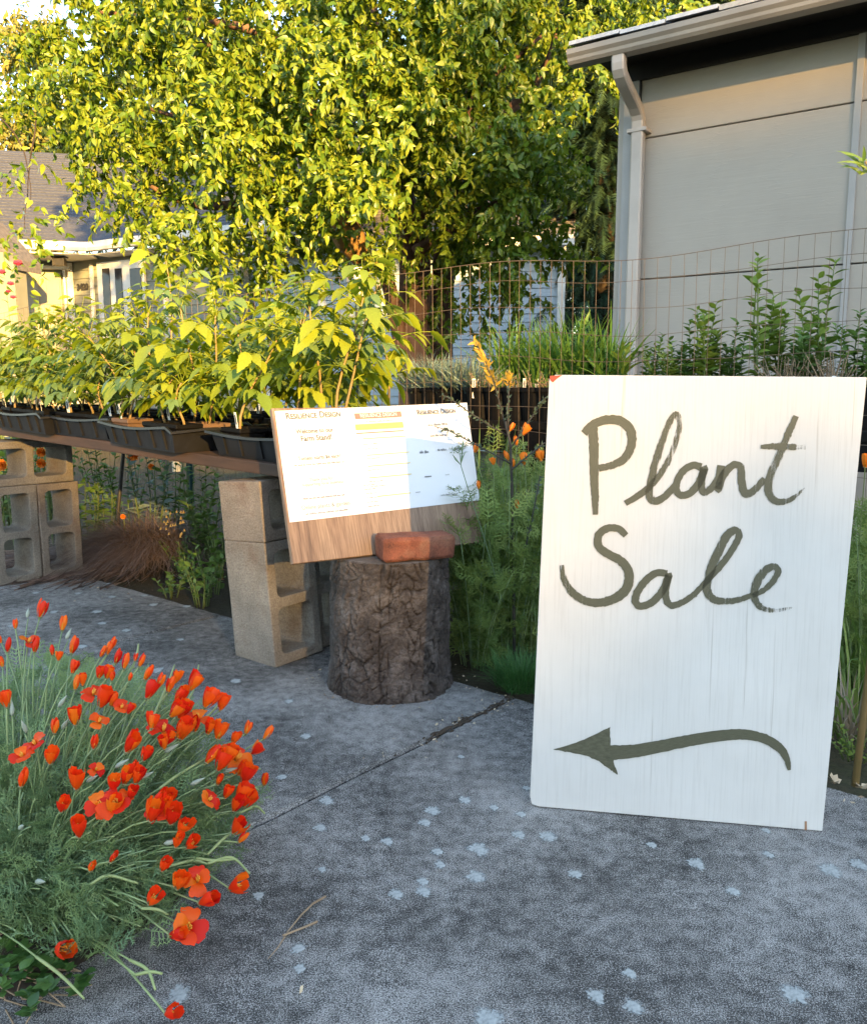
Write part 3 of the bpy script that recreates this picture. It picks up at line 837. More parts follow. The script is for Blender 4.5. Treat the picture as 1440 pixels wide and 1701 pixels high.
by_ = (Z * math.cos(LEAN) - bnh * math.sin(LEAN)).normalized(); bz_ = bx_.cross(by_)
TLb = plane_hit(B0, bz_, 452, 684); TRb = plane_hit(B0, bz_, 775, 668)
bh_ = ((TLb - B0).dot(by_) + (TRb - B0).dot(by_)) / 2
board = empty('info_board', B0, 'oak info board with laminated white poster leaning on the log round', 'sign board')
def bp(x, y, z=0): return bx_ * x + by_ * y + bz_ * z
def bloc(px, py):
    P = plane_hit(B0, bz_, px, py) - B0; return P.dot(bx_), P.dot(by_)
x0, _ = bloc(452, 684); x1, y1_ = bloc(775, 668)
g = MB()
cs = [(0, 0), (bl, 0), (max(bl - .005, x1), bh_), (x0, bh_)]
g.prism([(a, b, -.019) for a, b in cs], (0, 0, .019))
o = g.build('wood_panel', m_oak, board, bevel=.0015, seg=1, fixn=True); o.matrix_basis = basis(Vector((0, 0, 0)), bx_, by_, bz_)
pc = [bloc(481, 868), bloc(796, 831), bloc(775, 669), bloc(456, 683)]
g = MB(); nx, ny = 14, 10; vs = []
for j in range(ny + 1):
    for i in range(nx + 1):
        u, v = i / nx, j / ny
        a = Vector(pc[0]).lerp(Vector(pc[1]), u); b = Vector(pc[3]).lerp(Vector(pc[2]), u); q = a.lerp(b, v)
        vs.append((q.x, q.y, .0016 + .0012 * mnoise.noise(Vector((u * 3, v * 3, 1))) + (.004 * max(0, u - .85) / .15 * (1 - v) * .3)))
n1 = (nx + 1) * (ny + 1)
vs += [(a, b, c - .0005) for a, b, c in vs]
fs = [(j * (nx + 1) + i, j * (nx + 1) + i + 1, (j + 1) * (nx + 1) + i + 1, (j + 1) * (nx + 1) + i) for j in range(ny) for i in range(nx)]
fs += [tuple(k + n1 for k in f[::-1]) for f in fs]
bd_ = [i for i in range(nx + 1)] + [(j + 1) * (nx + 1) - 1 for j in range(1, ny + 1)] + [ny * (nx + 1) + i for i in range(nx - 1, -1, -1)] + [j * (nx + 1) for j in range(ny - 1, 0, -1)]
fs += [(bd_[i], bd_[i] + n1, bd_[(i + 1) % len(bd_)] + n1, bd_[(i + 1) % len(bd_)]) for i in range(len(bd_))]
g.add(vs, fs); poster = g.build('poster', m_paper, board, smooth=False); poster.matrix_basis = basis(Vector((0, 0, 0)), bx_, by_, bz_)
px_dir = (Vector(pc[1]) - Vector(pc[0])).normalized()
def on_poster(px, py, z=.0042):
    a, b = bloc(px, py); ang = math.atan2((Vector(pc[2]) - Vector(pc[3])).normalized().y, (Vector(pc[2]) - Vector(pc[3])).normalized().x)
    k = (b - pc[0][1]) / (pc[3][1] - pc[0][1]); ab = math.atan2(px_dir.y, px_dir.x); an = ab * (1 - k) + ang * k
    return Matrix.Translation((a, b, z)) @ Matrix.Rotation(an, 4, 'Z')
def ptext(px, py, body, wpx, hpx, m, sc=None, bold=.0):
    s_ = hpx / FPX * 2.45 * 1.45
    o = text_mesh('lettering', body, s_, m, poster, on_poster(px, py), bold=bold * s_, sc=sc)
    xs_ = [v.co.x for v in o.data.vertices]
    if xs_:
        k = (wpx / FPX * 2.45) / (max(xs_) - min(xs_)); o.matrix_basis = on_poster(px, py) @ Matrix.Diagonal((k, min(k * 1.15, 1.1) if k < 1 else 1, 1, 1))
def pbar(px, py, wpx, hpx, m, name='printed_band', z=.0040):
    g = MB(); w2 = wpx / FPX * 2.45 / 2; h2 = hpx / FPX * 2.45 / 2
    g.add([(-w2, -h2, 0), (w2, -h2, 0), (w2, h2, 0), (-w2, h2, 0)], [(0, 1, 2, 3)])
    o = g.build(name, m, poster); o.matrix_basis = on_poster(px, py, z)
def pmarks(px, py, wpx, hpx, m):
    """a line of print too small to read: a row of word-length dashes"""
    g = MB(); x = -wpx / 2
    while x < wpx / 2:
        w_ = min(random.uniform(3, 9), wpx / 2 - x)
        c_ = x
        while c_ < x + w_:
            hh = hpx * random.choice((.5, .55, .8)); ww = random.uniform(.7, 1.3)
            k = 2.45 / FPX
            g.add([(c_ * k, -hpx * .25 * k, 0), ((c_ + ww) * k, -hpx * .25 * k, 0), ((c_ + ww) * k, (hh - hpx * .25) * k, 0), (c_ * k, (hh - hpx * .25) * k, 0)], [(0, 1, 2, 3)])
            c_ += ww + .55
        x += w_ + 2
    o = g.build('small_print', m, poster); o.matrix_basis = on_poster(px, py)
ptext(520, 690, 'Resilience Design', 96, 11, m_print2, sc=.78, bold=.02)
ptext(724, 684, 'Resilience Design', 80, 11, m_print2, sc=.78, bold=.02)
ptext(522, 716, 'Welcome to our', 66, 8.5, m_print2, bold=.02); ptext(525, 728, 'Farm Stand!', 54, 8.5, m_print2, bold=.02)
ptext(530, 760, 'Tomato starts $6 each!', 74, 7.5, m_print2, bold=.012); pmarks(530, 771, 88, 4.2, m_print)
ptext(533, 796, 'Thank you for', 42, 6.5, m_print); ptext(536, 803, 'supporting local business', 72, 6.5, m_print)
pmarks(538, 826, 72, 4.2, m_print); ptext(541, 840, 'Online plants & garden', 84, 6.5, m_print); pmarks(543, 851, 74, 4, m_print)
pbar(628, 690, 90, 10, m_brn, z=.0036); ptext(628, 690, 'RESILIENCE DESIGN', 70, 6, m_paper); pmarks(630, 700, 52, 3, m_print)
pbar(630, 708, 92, 10, m_yel); pbar(631, 718, 92, 1.8, m_brn)
for (px, py) in ((634, 727), (640, 754), (642, 772), (644, 791), (650, 822)):
    pbar(px + 4, py, 82 if py < 810 else 64, 1.3, m_yel, 'ruled_line')
for k, py in enumerate((738, 746, 762, 781, 800, 808)): pmarks(614 + k * 2.5, py, 26, 2.6, m_print)
for k in range(6): pmarks(612 + k * 1.6, 806 + k * 7, 20, 2.6, m_print)
pmarks(726, 706, 40, 6, m_print); pmarks(728, 724, 36, 5, m_print)
for (px, py) in ((703, 752), (733, 748), (760, 746)): pmarks(px, py, 17, 6, m_print2)
pbar(710, 792, 14, 1.6, m_print2, 'ruled_line'); pmarks(742, 789, 8, 2.5, m_print); pmarks(745, 822, 34, 3.2, m_print); pmarks(693, 818, 9, 2.6, m_print)

# ---- brick in front of it
def brickmat():
    m, nt, p, o = nmat('old_red_brick')
    n = tex(nt, 'noise', 16, 6, .7); f = tex(nt, 'noise', 190, 4, .7); s2 = tex(nt, 'noise', 9, 3)
    c = ramp(nt, n.outputs[0], [(.28, (.09, .035, .022)), (.5, (.24, .075, .04)), (.75, (.33, .13, .07))])
    c = mix(nt, ramp(nt, s2.outputs[0], [(.55, (0, 0, 0)), (.75, (.7, .7, .7))]), c, (.19, .12, .075))
    c = mix(nt, .5, c, ramp(nt, f.outputs[0], [(.3, (.4, .4, .4)), (.6, (1.1, 1.1, 1.1))]), 'MULTIPLY')
    nt.links.new(c, p.inputs['Base Color']); p.inputs['Roughness'].default_value = .9
    b = bump(nt, p, f.outputs[0], .7, .004); bump(nt, p, n.outputs[0], .5, .008, b)
    return m
bk = plane_hit(Vector((0, 0, SH + .006)), Z, 688, 930)
bm = bmesh.new(); bmesh.ops.create_cube(bm, size=1)
bmesh.ops.scale(bm, verts=bm.verts, vec=(.205, .095, .066))
bmesh.ops.bevel(bm, geom=[e for e in bm.edges], offset=.0045, segments=2, affect='EDGES')
bmesh.ops.subdivide_edges(bm, edges=[e for e in bm.edges if e.calc_length() > .03], cuts=7, use_grid_fill=True)
for v in bm.verts:
    v.co += mnoise.noise_vector(v.co * 30) * .0035 + mnoise.noise_vector(v.co * 9) * .003
    if v.co.z < -.028: v.co.z = max(v.co.z, -.034)
me = bpy.data.meshes.new('brick'); bm.to_mesh(me); bm.free(); me.materials.append(brickmat())
me.polygons.foreach_set('use_smooth', [True] * len(me.polygons))
o = inst('brick', me, None, Matrix.Translation((bk.x, bk.y + .045, SH + .037)) @ Matrix.Rotation(math.atan2(bx_.y, bx_.x) * .62, 4, 'Z'))
tag(o, 'worn orange red brick on the log round holding the board foot', 'brick')

# ---- Plant Sale sign
def signpaint():
    m, nt, p, o = nmat('brushed_white_paint')
    tc = nt.nodes.new('ShaderNodeTexCoord')
    f = tex(nt, 'noise', 190, 4, .6, vec=tc.outputs['Object'], stretch=(1, .03, 1)); n = tex(nt, 'noise', 5, 4, vec=tc.outputs['Object'])
    k = tex(nt, 'noise', 60, 5, .7, vec=tc.outputs['Object'], stretch=(1, .10, 1))
    c = ramp(nt, n.outputs[0], [(.3, (.52, .515, .497)), (.7, (.58, .575, .557))])
    c = mix(nt, .16, c, ramp(nt, f.outputs[0], [(.32, (.55, .53, .5)), (.5, (1.03, 1.03, 1.03))]), 'MULTIPLY')
    k2 = tex(nt, 'noise', 75, 3, .6, vec=tc.outputs['Object'], stretch=(1, .022, 1)); c = mix(nt, ramp(nt, k2.outputs[0], [(.66, (0, 0, 0)), (.72, (.55, .55, .55))]), c, (.30, .28, .25))
    c = mix(nt, ramp(nt, k.outputs[0], [(.73, (0, 0, 0)), (.80, (.6, .6, .6))]), c, (.36, .33, .28))
    nt.links.new(c, p.inputs['Base Color']); p.inputs['Roughness'].default_value = .55
    b = bump(nt, p, f.outputs[0], .3, .0015)
    return m
m_sign = signpaint()
m_ply = mat('raw_plywood_edge', (.22, .12, .07), (.36, .22, .13), 30, .8)
m_redp = mat('red_primer_chip', (.30, .05, .03), (.35, .08, .05), 30, .7)
BL, BR = gnd(880, 1341), gnd(1366, 1383)
sx_ = (BR - BL).normalized(); snh = Vector((sx_.y, -sx_.x, 0))
SLEAN = .085; sy_ = (Z * math.cos(SLEAN) - snh * math.sin(SLEAN)).normalized(); sz_ = sx_.cross(sy_)
SM = basis(BL + Z * .002, sx_, sy_, sz_)
def sloc(px, py):
    P = plane_hit(BL, sz_, px, py) - BL; return Vector((P.dot(sx_), P.dot(sy_)))
psale = empty('plant_sale_sign', (0, 0, 0), 'white painted plywood board with hand brushed lettering and arrow, leaning on the concrete edge', 'sign board')
psale.matrix_basis = SM
cs = [sloc(895, 1342), Vector(((BR - BL).length, .0)), sloc(1440, 628), sloc(922, 624), sloc(912, 632), sloc(880, 1325), sloc(883, 1338)]
g = MB(); g.prism([(a.x, a.y, -.019) for a in cs], (0, 0, .019), 0)
panel = g.build('panel', m_sign, psale, bevel=.0018, seg=2, fixn=True)
g = MB(); q = [sloc(914, 633), sloc(913, 626), sloc(934, 624.5), sloc(926, 630), sloc(918, 637)]
g.add([(a.x, a.y, .0008) for a in q], [tuple(range(len(q)))]); g.build('chipped_corner', m_redp, psale)
g = MB(); q = [sloc(1336, 1366), sloc(1340, 1366), sloc(1340, 1381), sloc(1336, 1381)]
g.add([(a.x, a.y, .0008) for a in q], [(3, 2, 1, 0)]); g.build('edge_notch', m_ply, psale)
def inkmat():
    m, nt, p, o = nmat('olive_brush_paint')
    uv = nt.nodes.new('ShaderNodeAttribute'); uv.attribute_name = 'stroke'; uv.attribute_type = 'GEOMETRY'
    s_ = tex(nt, 'noise', 3.0, 5, .65, vec=uv.outputs['Vector'], stretch=(2.2, 5.5, 1))
    tc = nt.nodes.new('ShaderNodeTexCoord')
    v = tex(nt, 'noise', 260, 3, .6, vec=tc.outputs['Object'], stretch=(1, .06, 1))
    c = ramp(nt, s_.outputs[0], [(.3, (.05, .051, .03)), (.7, (.10, .10, .062))])
    nt.links.new(c, p.inputs['Base Color']); p.inputs['Roughness'].default_value = .5
    sep = nt.nodes.new('ShaderNodeSeparateXYZ'); nt.links.new(uv.outputs['Vector'], sep.inputs[0])
    # coverage: full in the middle, dry towards the stroke's edges and where the brush ran out (z holds dryness)
    ad = nt.nodes.new('ShaderNodeMath'); ad.operation = 'MULTIPLY_ADD'; nt.links.new(v.outputs[0], ad.inputs[0]); ad.inputs[1].default_value = .9
    nt.links.new(s_.outputs[0], ad.inputs[2])
    sb = nt.nodes.new('ShaderNodeMath'); sb.operation = 'SUBTRACT'; nt.links.new(ad.outputs[0], sb.inputs[0]); nt.links.new(sep.outputs[2], sb.inputs[1])
    gt = ramp(nt, sb.outputs[0], [(.38, (0, 0, 0)), (.46, (1, 1, 1))])
    tr = nt.nodes.new('ShaderNodeBsdfTransparent'); ms = nt.nodes.new('ShaderNodeMixShader')
    nt.links.new(gt, ms.inputs[0]); nt.links.new(tr.outputs[0], ms.inputs[1]); nt.links.new(p.outputs[0], ms.inputs[2])
    nt.links.new(ms.outputs[0], o.inputs[0])
    return m
m_ink = inkmat()
def spline(pts, n):
    P = [np.array(p, float) for p in pts]; P = [2 * P[0] - P[1]] + P + [2 * P[-1] - P[-2]]
    out = []
    for i in range(1, len(P) - 2):
        for k in range(n):
            t = k / n
            out.append(.5 * ((2 * P[i]) + (-P[i - 1] + P[i + 1]) * t + (2 * P[i - 1] - 5 * P[i] + 4 * P[i + 1] - P[i + 2]) * t * t + (-P[i - 1] + 3 * P[i] - 3 * P[i + 1] + P[i + 2]) * t ** 3))
    out.append(P[-2]); return out
def c7(x, y): return (860 + x / 2.074, 600 + y / 2.074)
lay = [0]
def stroke(name, pts, widths, dry=(0, .35), parent=None):
    """pts in the sign's drawing space, widths likewise"""
    lay[0] += 1
    c = spline(pts, 9); n = len(c); W_ = np.interp(np.linspace(0, 1, n), np.linspace(0, 1, len(widths)), widths)
    Dr = np.interp(np.linspace(0, 1, n), np.linspace(0, 1, len(dry)), dry)
    loc = [sloc(*c7(*p)) for p in c]; k = (sloc(*c7(600, 700)) - sloc(*c7(601, 700))).length
    vs = []; fs = []; st = []; NW = 6; s0 = 0
    for i in range(n):
        d = loc[min(i + 1, n - 1)] - loc[max(i - 1, 0)]; d = d.normalized() if d.length else Vector((1, 0)); nn = Vector((-d.y, d.x))
        if i: s0 += (loc[i] - loc[i - 1]).length
        for j in range(NW + 1):
            v = j / NW * 2 - 1; w = W_[i] * k * .52
            jag = (mnoise.noise(Vector((s0 * 160, v * 5, lay[0]))) * .0016 if j in (0, NW) else 0)
            q = loc[i] + nn * (v * w + (jag if v > 0 else -jag)) + d * (mnoise.noise(Vector((v * 6, lay[0], 2))) * .006 if i in (0, n - 1) else 0)
            vs.append((q.x, q.y, .0012 + lay[0] * .00006)); st.append((s0 * 12, v, Dr[i] + max(0, abs(v) - .66) * .6))
    for i in range(n - 1):
        for j in range(NW): fs.append((i * (NW + 1) + j, (i + 1) * (NW + 1) + j, (i + 1) * (NW + 1) + j + 1, i * (NW + 1) + j + 1))
    me = bpy.data.meshes.new(name); me.from_pydata(vs, [], fs); me.materials.append(m_ink)
    a_ = me.attributes.new('stroke', 'FLOAT_VECTOR', 'POINT'); a_.data.foreach_set('vector', np.array(st).ravel())
    bm = bmesh.new(); bm.from_mesh(me)
    for f_ in bm.faces:
        if f_.normal.z < 0: f_.normal_flip()
    bm.to_mesh(me); bm.free()
    return inst(name, me, parent or panel)
stroke('letter_p', [(258, 222), (262, 300), (263, 400), (266, 470), (267, 532)], [32, 33, 30, 26, 18], (.05, .2, .35))
stroke('letter_p_bowl', [(228, 252), (255, 224), (300, 206), (350, 208), (386, 238), (392, 288), (370, 335), (330, 360), (278, 372)], [26, 30, 32, 32, 30, 28, 24], (.0, .2, .3))
stroke('letter_l', [(370, 493), (412, 468), (462, 428), (512, 358), (542, 288), (556, 220), (548, 186), (528, 203), (503, 262), (480, 332), (462, 400), (452, 456), (466, 484), (500, 474), (545, 428)], [20, 24, 22, 20, 22, 22, 24, 28, 28, 26, 22], (.1, .45, .4, .35, .2))
stroke('letter_a', [(632, 368), (602, 362), (566, 385), (545, 430), (556, 463), (592, 458), (626, 418), (642, 372), (632, 420), (640, 455), (668, 438), (700, 392)], [26, 24, 24, 26, 26, 24, 24], (.05, .2, .4))
stroke('letter_n', [(700, 362), (694, 400), (688, 446), (706, 398), (740, 362), (766, 368), (770, 415), (780, 456), (808, 452), (850, 408)], [26, 26, 26, 24, 26, 28, 22], (.1, .2, .35))
stroke('letter_t', [(958, 192), (932, 250), (906, 312), (880, 370), (862, 430), (870, 470), (902, 488), (945, 476), (988, 440)], [18, 24, 28, 28, 26, 24, 18, 6], (.25, .45, .35, .3, .5))
stroke('letter_t_bar', [(836, 298), (900, 297), (990, 301)], [14, 24, 22], (.3, .3, .62))
stroke('letter_s', [(372, 604), (350, 582), (312, 578), (280, 600), (278, 640), (312, 668), (356, 692), (382, 732), (376, 782), (342, 816), (290, 834), (236, 830), (188, 800), (162, 760), (150, 706)], [22, 26, 28, 30, 32, 34, 30, 28, 18], (.05, .15, .2, .25, .45))
stroke('letter_a', [(515, 734), (474, 734), (432, 768), (405, 816), (416, 846), (458, 836), (498, 794), (520, 740), (508, 800), (522, 842), (562, 836), (612, 804)], [24, 26, 26, 26, 24, 24, 20], (.05, .15, .3))
stroke('letter_l', [(606, 808), (660, 750), (712, 690), (750, 632), (762, 598), (746, 586), (720, 604), (690, 660), (664, 722), (650, 782), (668, 820), (712, 830), (765, 824), (812, 806)], [18, 22, 22, 26, 30, 30, 28, 22, 18], (.1, .25, .35, .3))
stroke('letter_e', [(806, 812), (852, 788), (886, 750), (895, 722), (876, 711), (846, 730), (820, 772), (814, 815), (836, 850), (882, 862), (945, 852)], [16, 20, 22, 26, 30, 26, 20, 10], (.2, .3, .4, .6))
stroke('arrow_shaft', [(318, 1352), (400, 1346), (500, 1328), (600, 1308), (700, 1293), (780, 1289), (850, 1304), (900, 1335), (924, 1370), (934, 1412)], [54, 46, 42, 40, 38, 34, 32, 24, 12], (-.1, .0, .0, .3))
hd = [(122, 1342), (200, 1318), (258, 1293), (317, 1263), (318, 1325), (331, 1385), (344, 1428), (316, 1410), (280, 1382), (230, 1360), (170, 1350)]
hd2 = []
for i in range(len(hd)):
    a = Vector(hd[i]); b = Vector(hd[(i + 1) % len(hd)])
    for k in range(6):
        q = a.lerp(b, k / 6); hd2.append(sloc(*c7(q.x + random.uniform(-1.5, 1.5), q.y + random.uniform(-1.5, 1.5))))
me = bpy.data.meshes.new('arrow_head'); me.from_pydata([(a.x, a.y, .0012) for a in hd2], [], [tuple(range(len(hd2)))[::-1]]); me.materials.append(m_ink)
a_ = me.attributes.new('stroke', 'FLOAT_VECTOR', 'POINT'); a_.data.foreach_set('vector', np.array([(p.x * 12, p.y * 12, .02) for p in hd2]).ravel())
bm = bmesh.new(); bm.from_mesh(me)
for f_ in bm.faces:
    if f_.normal.z < 0: f_.normal_flip()
bmesh.ops.triangulate(bm, faces=bm.faces); bm.to_mesh(me); bm.free(); inst('arrow_head', me, panel)
# prop at the back
g = MB(); g.box((.29, .22, -.13), (.05, 0, 0), (0, .40, .14), (0, -.008, .02)); g.build('rear_prop', m_ply, psale, bevel=.002)

# ---- twigs and dry leaves on the concrete
m_twig = mat('dry_twig', (.22, .15, .09), (.34, .25, .16), 30, .8)
tw = [[(541, 1493), (520, 1508), (500, 1528), (480, 1550), (462, 1575), (445, 1594)], [(527, 1535), (505, 1548), (470, 1562)], [(1345, 1490), (1352, 1496)]]
for i, t in enumerate(tw[:2]):
    g = MB(); g.tube([gnd(a, b) + Z * (.004 + .004 * math.sin(k)) for k, (a, b) in enumerate(t)], [.002, .0018, .0016, .0014, .0011, .0006][:len(t)], 6)
    tag(g.build('twig', m_twig), ['long curved dry twig lying on the concrete beside the poppies', 'short straight dry twig lying just below the long curved twig'][i], 'twig')
m_dry = mat('dry_leaf', (.40, .32, .20), (.62, .52, .38), 40, .8)
for i, (px, py, lab) in enumerate(((1385, 1302, 'crumpled pale dry leaf at the foot of the white sign board'), (1430, 1312, 'small dry seed head on the concrete at the right edge'), (497, 1655, 'tiny pale petal scrap on the bare concrete'))):
    c = gnd(px, py); g = MB()
    for k in range(7 if i < 2 else 1):
        a = k * .9 + random.random(); r = .018 if i < 2 else .008
        p1 = c + Vector((math.cos(a) * r, math.sin(a) * r, .008 + .01 * random.random())); s2 = Vector((-math.sin(a), math.cos(a), .3)) * r * .35
        g.add([c + Z * .003, c.lerp(p1, .5) + s2 + Z * .004, p1, c.lerp(p1, .5) - s2], [(0, 1, 2, 3)])
    tag(g.build('dry_leaf', m_dry), lab, 'leaf')
# ================================================================== PLANTS
def leaf_t(w=.5, fold=.25, droop=.25, n=4, tip=1.3, teeth=0.0):
    """one leaf along +Y, folded along the midrib and drooping"""
    vs = []; fs = []
    for i in range(n + 1):
        y = i / n; hw = w * .5 * (math.sin(math.pi * min(1, y ** .78)) ** .85 if 0 < y < 1 else 0)
        hw *= (1 - .25 * y ** tip)
        if teeth and 0 < i < n: hw *= 1 + teeth * (1 if i % 2 else -1)
        z = -droop * y * y
        vs += [(-hw, y - (teeth * .12 if i % 2 else 0), z + fold * hw), (0, y, z), (hw, y - (teeth * .12 if i % 2 else 0), z + fold * hw)]
    for i in range(n):
        a = i * 3
        if i == 0: fs += [(1, 4, 3), (1, 5, 4)]
        elif i == n - 1: fs += [(a, a + 1, a + 4), (a + 1, a + 2, a + 4)]
        else: fs += [(a, a + 1, a + 4, a + 3), (a + 1, a + 2, a + 5, a + 4)]
    return vs, fs
T_LEAF = tmpl(*leaf_t(.52, .35, .28, 4)); T_NARROW = tmpl(*leaf_t(.22, .3, .25, 4)); T_ROUND = tmpl(*leaf_t(.72, .2, .12, 5, 2.5))
T_TINY = tmpl(*leaf_t(.45, .3, .1, 2))

# ---- tomato leaves: leaflets with teeth along a drooping midrib
def xf(vs, pos, d, n, s):
    d = Vector(d).normalized(); x = d.cross(Vector(n)).normalized(); z = x.cross(d)
    return [Vector(pos) + x * v[0] * s + d * v[1] * s + z * v[2] * s for v in vs]
m_tom = leafmat('tomato_leaf', [(.20, .29, .02), (.29, .37, .022), (.36, .42, .028), (.14, .26, .04)], .5, .38, obj=True, tcol=(1, .95, .3))
m_tom2 = leafmat('tomato_leaf_bluish', [(.12, .21, .07), (.16, .26, .07), (.23, .31, .06)], .5, .3, obj=True)
m_stem = mat('tomato_stem', (.20, .16, .06), (.30, .20, .09), 25, .6)
def tomato_leaf_mesh(seed, m, npair=2, droop=.55, fine=1.0):
    random.seed(seed); g = MB()
    lv, lf = leaf_t(.50, .22, .22, 12, 1.2, .10)
    def mid(y): return Vector((.05 * math.sin(y * 3 + seed), y, .22 * y - droop * y * y))
    g.tube([mid(k / 5) for k in range(6)], [.016, .014, .012, .010, .008, .006], 4)
    items = []
    for k in range(npair):
        y = .38 + .56 * k / npair
        for sx in (-1, 1): items.append((mid(y + random.uniform(-.04, .04)), Vector((sx * random.uniform(.5, .9), random.uniform(.3, .7), random.uniform(-1.5, -.6))), random.uniform(.36, .52) * fine))
    items.append((mid(.95), Vector((random.uniform(-.25, .25), .7, random.uniform(-1.7, -.9))), random.uniform(.50, .62) * fine))
    for sx in (-1, 1): items.append((mid(.3), Vector((sx, .5, -.3)), random.uniform(.12, .2)))
    for P, d, s_ in items:
        nrm = Vector((random.uniform(-.5, .5), random.uniform(.4, 1.0), random.uniform(.3, .9)))
        g.add(xf(lv, P, d, nrm, s_), lf)
    o = g.build('leaf_tmp', m, smooth=True); me = o.data; bpy.data.objects.remove(o); me.name = 'tomato_leaf'
    return me
TOML = [tomato_leaf_mesh(k, m_tom, 2, .45 + .12 * (k % 3)) for k in range(5)]
TOML2 = [tomato_leaf_mesh(k + 9, m_tom2, 4, .35 + .1 * k, .62) for k in range(3)] + [tomato_leaf_mesh(31, m_tom, 4, .4, .62)]
TOMTOP = [tomato_leaf_mesh(k + 20, m_tom, 2, -.1) for k in range(2)]
random.seed(21)
def pot_mesh(w0, w1, h, m, name):
    g = MB(); n = 4
    def rg(w, z): return [(-w / 2, -w / 2, z), (w / 2, -w / 2, z), (w / 2, w / 2, z), (-w / 2, w / 2, z)]
    rings = [rg(w0, 0), rg(w1 - .004, h - .016), rg(w1 + .003, h - .015), rg(w1 + .004, h), rg(w1 - .006, h), rg(w1 - .010, h - .02)]
    vs = [p for r in rings for p in r]; fs = [(3, 2, 1, 0)]
    for i in range(len(rings) - 1):
        for j in range(4): fs.append((i * 4 + j, i * 4 + (j + 1) % 4, (i + 1) * 4 + (j + 1) % 4, (i + 1) * 4 + j))
    g.add(vs, fs); o = g.build(name, m, fixn=True, bevel=.0025, seg=1); me = o.data; bpy.data.objects.remove(o); return me
ME_POT = pot_mesh(.076, .104, .088, m_pot, 'pot'); ME_POT2 = pot_mesh(.076, .104, .088, m_pot2, 'pot')
def soil_mesh(w, z):
    g = MB(); k = 5; vs = []
    for j in range(k + 1):
        for i in range(k + 1): vs.append((-w / 2 + w * i / k, -w / 2 + w * j / k, z + random.uniform(-.004, .004)))
    g.add(vs, [(j * (k + 1) + i, j * (k + 1) + i + 1, (j + 1) * (k + 1) + i + 1, (j + 1) * (k + 1) + i) for j in range(k) for i in range(k)])
    o = g.build('soil', m_soil); me = o.data; bpy.data.objects.remove(o); return me
ME_SOIL = soil_mesh(.09, .076)
m_tagp = mat('white_plastic_tag', (.72, .74, .72), (.8, .8, .78), 10, .4)
g = MB(); g.box((0, 0, .045), (.014, 0, 0), (0, .0012, 0), (0, 0, .09)); g.box((0, -.0009, .066), (.008, 0, 0), (0, .0004, 0), (0, 0, .03), 1)
o = g.build('plant_tag', [m_tagp, m_print2]); ME_TAG = o.data; bpy.data.objects.remove(o)
def tomato(base_M, h, label, seed, brown=False, lean=(0, 0), size=1.0, bluish=False, tagged=False, nl=None):
    random.seed(seed)
    root = empty('potted_tomato_plant', (0, 0, 0), label, 'tomato plant', 'potted tomato seedlings on the plank table'); root.matrix_basis = base_M
    inst('pot', ME_POT2 if brown else ME_POT, root); inst('soil', ME_SOIL, root)
    pts = []; n = 6; ph = random.random() * 6
    for k in range(n + 1):
        t = k / n
        pts.append(Vector((lean[0] * t * t * h + .014 * math.sin(ph + t * 5), lean[1] * t * t * h + .014 * math.cos(ph + t * 4), .07 + t * h * (1 - .1 * (abs(lean[0]) + abs(lean[1])) * t))))
    g = MB(); g.tube(pts, [.0052 * (1 - .5 * k / n) for k in range(n + 1)], 6); g.build('stem', m_stem, root, smooth=True)
    def on(t):
        f = t * n; i = min(n - 1, int(f)); return pts[i].lerp(pts[i + 1], f - i)
    nl = nl or int(9 + h * 12)
    for k in range(nl):
        t = .30 + .68 * (k + .5) / nl; a = k * 2.4 + ph; s_ = size * random.uniform(.13, .23) * (1.05 - .35 * t if t > .6 else .62 + .5 * t)
        up = .15 + .75 * t
        d = Vector((math.cos(a), math.sin(a), up)).normalized(); x = d.cross(Z).normalized(); z = x.cross(d)
        M = basis(on(t), x * s_, d * s_, z * s_)
        tw_ = base_M @ (on(t) + d * s_ * 1.1 - Z * s_ * .5) - B0
        if tw_.dot(bz_) > -.06 and -.05 < tw_.dot(bx_) < bl + .05 and tw_.dot(by_) < bh_ + .05: continue
        inst('leaf', (random.choice(TOML2) if random.random() < (.92 if bluish else .25) else random.choice(TOML)), root, M)
    for k in range(3):
        a = k * 2.1 + ph; s_ = size * .10; d = Vector((math.cos(a) * .7, math.sin(a) * .7, 1)).normalized(); x = d.cross(Z).normalized(); z = x.cross(d)
        inst('leaf', TOMTOP[k % 2], root, basis(pts[-1], x * s_, d * s_, z * s_))
    if tagged:
        inst('plant_tag', ME_TAG, root, Matrix.Translation((random.uniform(-.03, .03), -.036, .05)) @ Matrix.Rotation(random.uniform(-.3, .3), 4, 'Z') @ Matrix.Rotation(.15, 4, 'X'))
    return root
TL = ['tomato seedling of the tray behind the info board', 'tomato seedling of the jutting tray',
      'tomato seedling of the set back front tray', 'tomato seedling of the tray above left blocks',
      'tomato seedling of the tray cut by photo edge', 'tomato seedling of second row behind info board',
      'tomato seedling of second row behind jutting tray', 'tomato seedling of second row at mid table',
      'tomato seedling of second row at left end', 'tomato seedling of back row by the fence',
      'tomato seedling of back row at mid table', 'tomato seedling of back row at left']
HT = [.40, .33, .33, .29, .31, .42, .42, .36, .33, .42, .37, .34]
sd_ = 100
ORD = ['first', 'second', 'third', 'fourth', 'fifth', 'sixth', 'seventh', 'eighth', 'ninth', 'tenth', 'eleventh']
